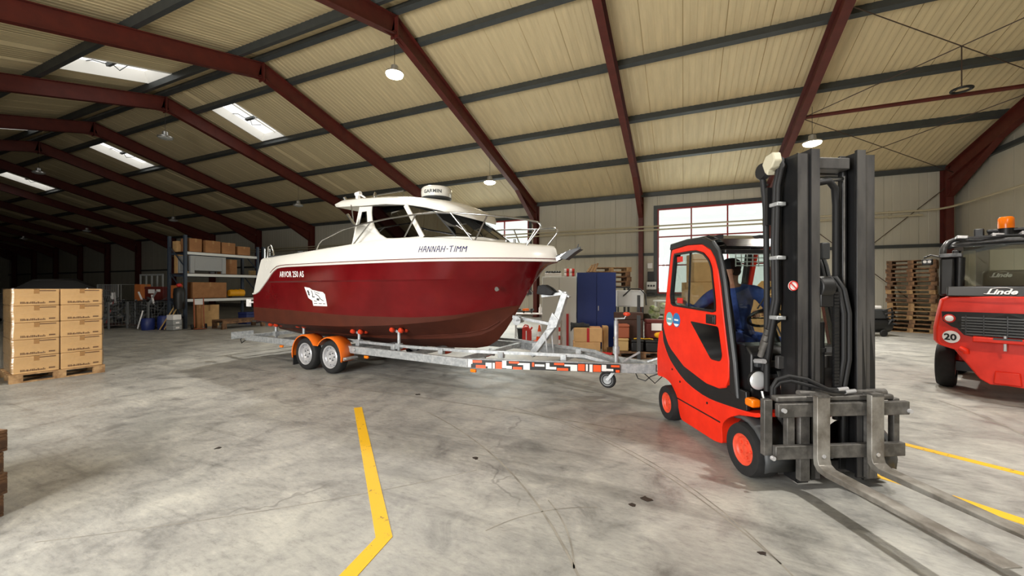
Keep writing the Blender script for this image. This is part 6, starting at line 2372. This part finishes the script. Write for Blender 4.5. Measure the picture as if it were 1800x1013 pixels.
MB().cyl((.10, 0, .32), (.15, 0, .40), .025, 10).build('spout', M['red_label'], jc, smooth=40)
MB().box(-.03, .0, -.094, -.09, .05, .30).build('rib', M['decal'], jc)
cn = thing('traffic_cone', 'orange and white traffic cone beside the red fuel can', 'cone', (-3.78, 10.56, 0), 0)
MB().lathe([(.10, .02), (.08, .14)], n=20, caps=False).build('lower_band', M['warn_orange'], cn, smooth=40)
MB().lathe([(.08, .14), (.055, .28)], n=20, caps=False).build('white_band', M['decal'], cn, smooth=40)
MB().lathe([(.055, .28), (.02, .46), (0, .46)], n=20, caps=False).build('upper_band', M['warn_orange'], cn, smooth=40)
MB().box(-.14, .14, -.14, .14, 0, .025).build('base', M['warn_orange'], cn, bevel=.008)
ext = thing('fire_extinguisher', 'dark red fire extinguisher by the column behind the bow', 'extinguisher', (-3.55, 10.9, 0), 0)
MB().lathe([(0, 0), (.08, 0), (.085, .03), (.085, .50), (.05, .58), (.025, .60)], n=18).build('cylinder', M['red_label'], ext, smooth=40)
MB().box(-.02, .09, -.02, .02, .60, .67).tube([(.03, 0, .62), (.12, 0, .55), (.11, 0, .30)], .012, 6).build('valve', M['black'], ext)
bk = MB().lathe([(0, 0), (.11, 0), (.14, .30), (.145, .30), (.145, .32)], n=18).build('bucket', M['black'], smooth=40)
bk.location = (-4.45, 10.85, 0)
tag(bk, 'black bucket on the floor under the trestle table', 'bucket')

# ------------------------------------------------------------------ rack and scrap in the dark end of the hall
M['rack_blue'] = mat('dark_blue_rack_steel', (52, 62, 76), .5)
M['bin_grey'] = mat('grey_plastic_bin', (150, 152, 152), .55)
M['mesh_steel'] = mat('dull_mesh_steel', (120, 122, 122), .5, .4)
M['blue_drum'] = mat('blue_plastic_drum', (30, 44, 100), .5)
M['orange_box'] = mat('orange_brown_board', (190, 108, 52), .7)
rk = thing('pallet_rack', 'dark blue steel pallet rack holding bins and cartons', 'rack', (-17.0, 8.4, 0), 0)
for y_ in (0, 2.7, 5.4):
    for x_, h_ in ((0, 3.5), (-1.05, 3.5)):
        MB().box(x_ - .05, x_ + .05, y_ - .045, y_ + .045, 0, h_ + (.0 if y_ < 1 else -.2)).build('upright', M['rack_blue'], rk, bevel=.006)
    for z0 in (.3, 1.3, 2.3):
        MB().bar((-.02, y_, z0), (-1.03, y_, z0 + .8), .03, .03).build('frame_brace', M['rack_blue'], rk)
for z_ in (1.10, 2.06, 2.88):
    for y_ in (0, 2.7):
        if z_ > 2.5 and y_ > 0:
            continue
        for x_ in (0, -1.05):
            MB().box(x_ - .025, x_ + .025, y_ + .045, y_ + 2.655, z_ - .10, z_).build('beam', M['rack_blue'] if x_ < 0 else M['grey_cab'], rk, bevel=.004)
        MB().box(-1.02, -.03, y_ + .05, y_ + 2.65, z_, z_ + .02).build('shelf_board', M['brown_crate'], rk)
# grey pallet bin
pb = thing('pallet_bin', 'grey plastic pallet box on the middle rack level', 'bin', (-17.32, 9.14, 2.082), 0)
MB().ring([(-.4, -.6), (.4, -.6), (.4, .6), (-.4, .6)], [(-.36, -.56), (.36, -.56), (.36, .56), (-.36, .56)], 'Z', .10, .64).build('wall', M['bin_grey'], pb, bevel=.01)
MB().box(-.38, .38, -.58, .58, .10, .13).build('base', M['bin_grey'], pb)
for a in (-.37, .37):
    for b in (-.55, 0, .55):
        if abs(b) > .1:
            MB().box(a - .05, a + .05, b - .07, b + .07, 0, .66).build('corner_post', M['bin_grey'], pb, bevel=.01)
    MB().box(a - .045, a + .045, -.6, .6, .60, .66).build('rim', M['bin_grey'], pb, bevel=.008)
for b in (-.58, .58):
    MB().box(-.38, .38, b - .03, b + .03, .60, .66).build('rim', M['bin_grey'], pb, bevel=.008)
MB().box(.40, .41, -.40, .40, .20, .24).build('rib', M['bin_grey'], pb)
spots = [
    ('carton on the top rack level next to the dark blue upright', (-17.3, 8.75, 2.902), (.55, .42, .50), 'carton_dark'), ('second carton on the top rack level', (-17.3, 9.35, 2.902), (.55, .55, .48), 'carton_dark'),
    ('third carton on the top rack level', (-17.3, 9.95, 2.902), (.55, .5, .46), 'carton_dark'), ('low carton beside the third on the top rack level', (-17.3, 10.55, 2.902), (.55, .5, .36), 'carton_dark'),
    ('pale carton at the rear of the top rack level', (-17.9, 8.62, 2.902), (.3, .25, .42), 'carton'),
    ('tall carton behind the grey pallet box', (-17.86, 8.72, 2.082), (.22, .42, .72), 'carton'),
    ('dark carton beside the grey pallet box', (-17.5, 10.15, 2.082), (.5, .5, .62), 'carton_dark'), ('carton on the board panels of the right rack bay', (-17.6, 12.2, 2.30), (.6, .6, .40), 'carton_dark'),
    ('wide carton on the lowest rack shelf', (-17.5, 9.3, 1.122), (.8, 1.2, .62), 'carton_dark'), ('orange brown carton at the lower corner of the rack', (-17.75, 8.55, 1.122), (.4, .32, .50), 'orange_box'),
    ('tall tan carton on the floor before the rack', (-16.62, 8.62, 0), (.24, .20, 1.05), 'carton_dark'), ('wide tan carton on the floor under the rack', (-17.36, 9.30, 0), (.42, .70, .85), 'carton'),
]
for lab, loc, d, m_ in spots:
    carton(lab, loc, random.uniform(-.05, .05), d, m_)
# yellow machine, white rolls, red and blue things
ym = thing('yellow_machine', 'yellow round machine on the lowest rack shelf', 'machine', (-17.2, 10.35, 1.122), 0)
MB().lathe([(.0, -.32), (.13, -.32), (.16, -.2), (.14, -.12), (.17, -.04), (.14, .05), (.17, .12), (.15, .26), (.0, .28)], (0, 0, .18), 'Y', 18).build('drum', mat('machine_yellow', (222, 156, 20), .5), ym, smooth=40)
MB().box(-.12, .12, -.25, .25, 0, .05).build('foot', M['black'], ym)
for k, y_ in enumerate((11.45, 11.8)):
    o = MB().lathe([(.0, -.14), (.12, -.14), (.15, -.05), (.15, .12), (.05, .14), (0, .14)], (0, 0, .155), 'Y', 16).build('cable_roll', M['decal'] if k == 0 else M['tan_box'], smooth=40)
    o.location = (-17.2, y_, 1.122)
    tag(o, ('white', 'tan')[k] + ' cable roll on the lowest rack shelf', 'roll')
for k in range(3):
    o = MB()
    for j in range(6):
        o.box(-.45 + j * .15, -.32 + j * .15, -1.1, 1.1, 0, .045)
    for j in (-1, 0, 1):
        o.box(-.45, .43, j * .95 - .04, j * .95 + .04, -.02, 0)
    o = o.build('board_panel', M['tan_box'])
    o.location = (-17.52, 12.42, 2.104 + .068 * k)
    tag(o, 'pale slatted board panel on the right rack bay, %s of three' % ('lowest', 'middle', 'topmost')[k], 'board', 'board panels on the rack')
pt = MB().box(-.06, .06, -.06, .06, 0, 1.05).box(-.12, .12, -.12, .12, 0, .02).build('loose_post', M['rack_blue'])
pt.location = (-17.3, 11.55, 2.30)
tag(pt, 'short dark blue post standing on the board panels', 'post')
o = case('red_crate', 'red plastic crate under the rack on the blue one', 'crate', (-16.9, 11.66, .36), (.4, .6, .24), 'red_label')
o = case('blue_crate', 'blue plastic crate on the floor under the rack', 'crate', (-16.9, 11.66, 0), (.45, .75, .355), 'blue_drum')
case('blue_crate', 'blue plastic crate beside the red one under the rack', 'crate', (-16.95, 10.6, 0), (.4, .45, .5), 'blue_drum')
sk_ = thing('low_trolley', 'low wooden trolley frame on the floor before the rack', 'trolley', (-15.7, 9.55, 0), PI / 2 - .1)
MB().box(-.75, .75, -.4, .4, .28, .33).build('deck', M['wood_dark'], sk_, bevel=.006)
MB().box(-.75, .75, -.4, -.36, .20, .28).box(-.75, .75, .36, .40, .20, .28).build('side_rail', M['wood_dark'], sk_)
for a in (-.68, .68):
    for b in (-.34, .34):
        MB().box(a - .07, a + .07, b - .05, b + .05, 0, .20).build('block', M['wood_dark'], sk_)
# lattice box with scrap, ladder frame, boards, drums, tools
for k, (x_, y_, nm) in enumerate(((-20.15, 7.55, 'left'), (-18.70, 8.1, 'middle'))):
    wc = thing('wire_crate', 'steel wire crate full of scrap, the %s one' % nm, 'crate', (x_, y_, 0), .1, 'wire crates in the dark end')
    H_ = 1.0
    for a in (-.6, .6):
        for b in (-.4, .4):
            MB().box(a - .025, a + .025, b - .025, b + .025, 0, H_).build('post', M['mesh_steel'], wc)
    ms = MB()
    for j in range(13):
        ms.cyl((-.6 + .1 * j, -.4, .12), (-.6 + .1 * j, -.4, H_), .005, 4)
    for j in range(9):
        ms.cyl((-.6, -.4, .12 + .11 * j), (.6, -.4, .12 + .11 * j), .005, 4)
        ms.cyl((.6, -.4, .12 + .11 * j), (.6, .4, .12 + .11 * j), .005, 4)
    for j in range(8):
        ms.cyl((.6, -.4 + .1 * j, .12), (.6, -.4 + .1 * j, H_), .005, 4)
    tag(ms.build('mesh', M['mesh_steel'], wc), kind='stuff')
    MB().box(-.6, .6, -.4, .4, .10, .13).build('floor_plate', M['brown_crate'], wc)
    rng = random.Random(20 + k)
    sb = MB()
    for j in range(26):
        c_ = Vector((rng.uniform(-.45, .45), rng.uniform(-.3, .3), rng.uniform(.3, 1.1)))
        d_ = Vector((rng.uniform(-1, 1), rng.uniform(-.6, .6), rng.uniform(-.4, .9))).normalized() * rng.uniform(.15, .4)
        sb.bar(c_ - d_, c_ + d_, rng.uniform(.02, .06), rng.uniform(.02, .05))
    sb.cur = 0
    tag(sb.build('scrap', M['dark_grey'], wc), kind='stuff')
    for j in range(4):
        c_ = Vector((rng.uniform(-.4, .4), -.1, .95 + .08 * j))
        d_ = Vector((rng.uniform(-.5, .5), 0, rng.uniform(.2, .5)))
        MB().bar(c_ - d_ * .4, c_ + d_ * .6, .05, .03).build('scrap_bar', M['decal'] if j % 2 else M['silver'], wc)
wcg = thing('mesh_trolley', 'pale wire mesh trolley behind the scrap crates', 'trolley', (-22.3, 8.6, 0), .1)
ms = MB()
for j in range(15):
    ms.cyl((-.7 + .1 * j, -.4, .3), (-.7 + .1 * j, -.4, 1.65), .008, 4)
for j in range(7):
    ms.cyl((-.7, -.4, .3 + .225 * j), (.7, -.4, .3 + .225 * j), .008, 4)
tag(ms.build('mesh', M['bin_grey'], wcg), kind='stuff')
MB().box(-.72, .72, -.42, .42, .25, .30).build('base', M['bin_grey'], wcg)
for a in (-.70, .70):
    MB().tube([(a, -.40, .30), (a, -.40, 1.66), (a, .40, 1.66), (a, .40, .30)], .02, 6).build('end_frame', M['bin_grey'], wcg, smooth=50)
    for b in (-.34, .34):
        MB().lathe([(0, -.02), (.11, -.02), (.125, 0), (.11, .02), (0, .02)], (a * .9, b, .125), 'Y', 14).build('castor', M['rubber'], wcg, smooth=40)
lf = thing('steel_frame', 'pale steel frame with upright bars standing behind the scrap', 'frame', (-22.5, 9.8, 0), .12)
MB().bar((-.80, 0, 2.12), (.75, 0, 2.12), .05, .07).build('top_bar', M['bin_grey'], lf)
MB().bar((-.80, 0, .9), (.75, 0, .9), .05, .06).build('lower_bar', M['bin_grey'], lf)
for a in (-.77, -.38, .0, .36, .72):
    MB().bar((a, 0, 0), (a, 0, 2.1), .05, .05, (0, 1, 0)).build('upright', M['bin_grey'], lf)
o = carton('bright orange board box among the scrap', (-20.8, 8.75, .95), .1, (.42, .35, .72), 'orange_box')
case('support_crate', 'dark crate under the orange board box', 'crate', (-20.8, 8.75, 0), (.55, .5, .945), 'black')
cr = case('red_brown_crate', 'red brown wooden crate with pale labels above the scrap', 'crate', (-19.7, 8.85, 1.02), (.85, .5, .55), 'maroon')
MB().box(-.25, .05, -.258, -.25, .28, .44).build('label', M['decal'], cr)
MB().box(.12, .30, -.258, -.25, .34, .44).build('label', M['decal'], cr)
dk = case('dark_cabinet', 'black low cabinet below the red brown crate', 'cabinet', (-19.7, 8.85, 0), (.95, .6, 1.015), 'black')
for k, (x_, y_, h_, nm) in enumerate(((-17.75, 7.62, .42, 'front'), (-17.42, 7.95, .50, 'rear'))):
    o = MB().lathe([(0, 0), (.17, 0), (.19, .03), (.20, h_ * .5), (.19, h_ - .03), (.17, h_), (.15, h_ - .02), (0, h_ - .02)], n=20).build('blue_tub', M['blue_drum'], smooth=40)
    o.location = (x_, y_, 0)
    tag(o, 'blue plastic tub on the floor by the scrap, the %s one' % nm, 'tub')
for k, (a, b, m_, nm) in enumerate((((-17.17, 7.70, .02), (-17.13, 8.3, 1.15), 'tan_box', 'long wooden pole leaning to the rack'), ((-17.09, 7.8, .02), (-17.05, 8.3, 1.05), 'tan_box', 'shorter wooden pole leaning to the rack'), ((-18.05, 7.45, .05), (-17.93, 7.55, .70), 'decal', 'thin white stick leaning against the blue tub'), ((-21.2, 7.75, .02), (-21.05, 7.95, 1.1), 'red_label', 'red handled pole beside the wrapped cartons'))):
    o = MB().cyl(a, b, .022, 8).build('leaning_pole', M[m_], smooth=40)
    tag(o, nm, 'pole')
gc = thing('grey_drawer_stack', 'grey stack of two drawers with white labels before the rack', 'drawers', (-16.72, 7.92, 0), .2)
for k in range(2):
    d_ = MB().box(-.16, .16, -.15, .15, .02 + .18 * k, .19 + .18 * k).build('drawer', M['bin_grey'], gc, bevel=.008)
    MB().box(.161, .164, -.06, .06, .07 + .18 * k, .13 + .18 * k).build('label', M['decal'], d_)
MB().box(-.15, .15, -.14, .14, .38, .56).build('white_box', M['decal'], gc, bevel=.006)
sc2 = thing('hand_truck', 'old sack truck with brown frame before the tall carton', 'hand truck', (-16.30, 8.50, 0), PI / 2 - .3)
MB().tube([(-.14, 0, .08), (-.14, .12, 1.15), (.14, .12, 1.15), (.14, 0, .08)], .018, 8).build('frame', M['terracotta'], sc2, smooth=50)
MB().box(-.18, .18, -.20, 0, .02, .035).build('toe_plate', M['terracotta'], sc2)
for s_ in (-1, 1):
    MB().lathe([(0, -.03), (.09, -.03), (.10, 0), (.09, .03), (0, .03)], (s_ * .2, .06, .10), 'X', 14).build('wheel', M['rubber'], sc2, smooth=40)
MB().cbox((0, .14, .98), (.30, .02, .16), Euler((.3, 0, 0))).build('paper_sheet', M['decal'], sc2)
hg = thing('hanging_jacket', 'dark work jacket hanging on the rack upright', 'jacket', (-16.94, 8.18, 1.0), 0)
MB().lathe([(.06, .55), (.16, .5), (.18, .3), (.17, 0), (.15, -.25), (.0, -.25)], n=14).build('cloth', M['black'], hg, smooth=60)
MB().ball((0, 0, .62), (.09, .09, .07), 10, 6).build('hood', M['red_label'], hg, smooth=60)
# covered vehicle far behind the cartons
cv = MB()
secs = []
for x_, w_, h0, h1 in ((-2.3, .75, .3, .9), (-2.0, .85, .25, 1.15), (-1.0, .9, .25, 1.35), (-.3, .9, .25, 1.9), (1.0, .9, .25, 1.95), (1.8, .88, .25, 1.5), (2.3, .8, .3, 1.1)):
    secs.append([(x_, -w_, h0), (x_, -w_ * 1.02, h1 * .55), (x_, -w_ * .85, h1 * .95), (x_, 0, h1), (x_, w_ * .85, h1 * .95), (x_, w_ * 1.02, h1 * .55), (x_, w_, h0)])
cv.loft(secs, True, True, True)
cvt = thing('covered_vehicle', 'black covered vehicle in the dark behind the wrapped cartons', 'vehicle', (-26.5, 7.6, 0), 1.2)
cv.build('cover', M['black'], cvt, smooth=50)
for a in (-1.4, 1.4):
    for s_ in (-1, 1):
        MB().lathe([(0, -.1), (.28, -.1), (.32, 0), (.28, .1), (0, .1)], (a, s_ * .78, .32), 'Y', 18).build('wheel', M['rubber'], cvt, smooth=40)
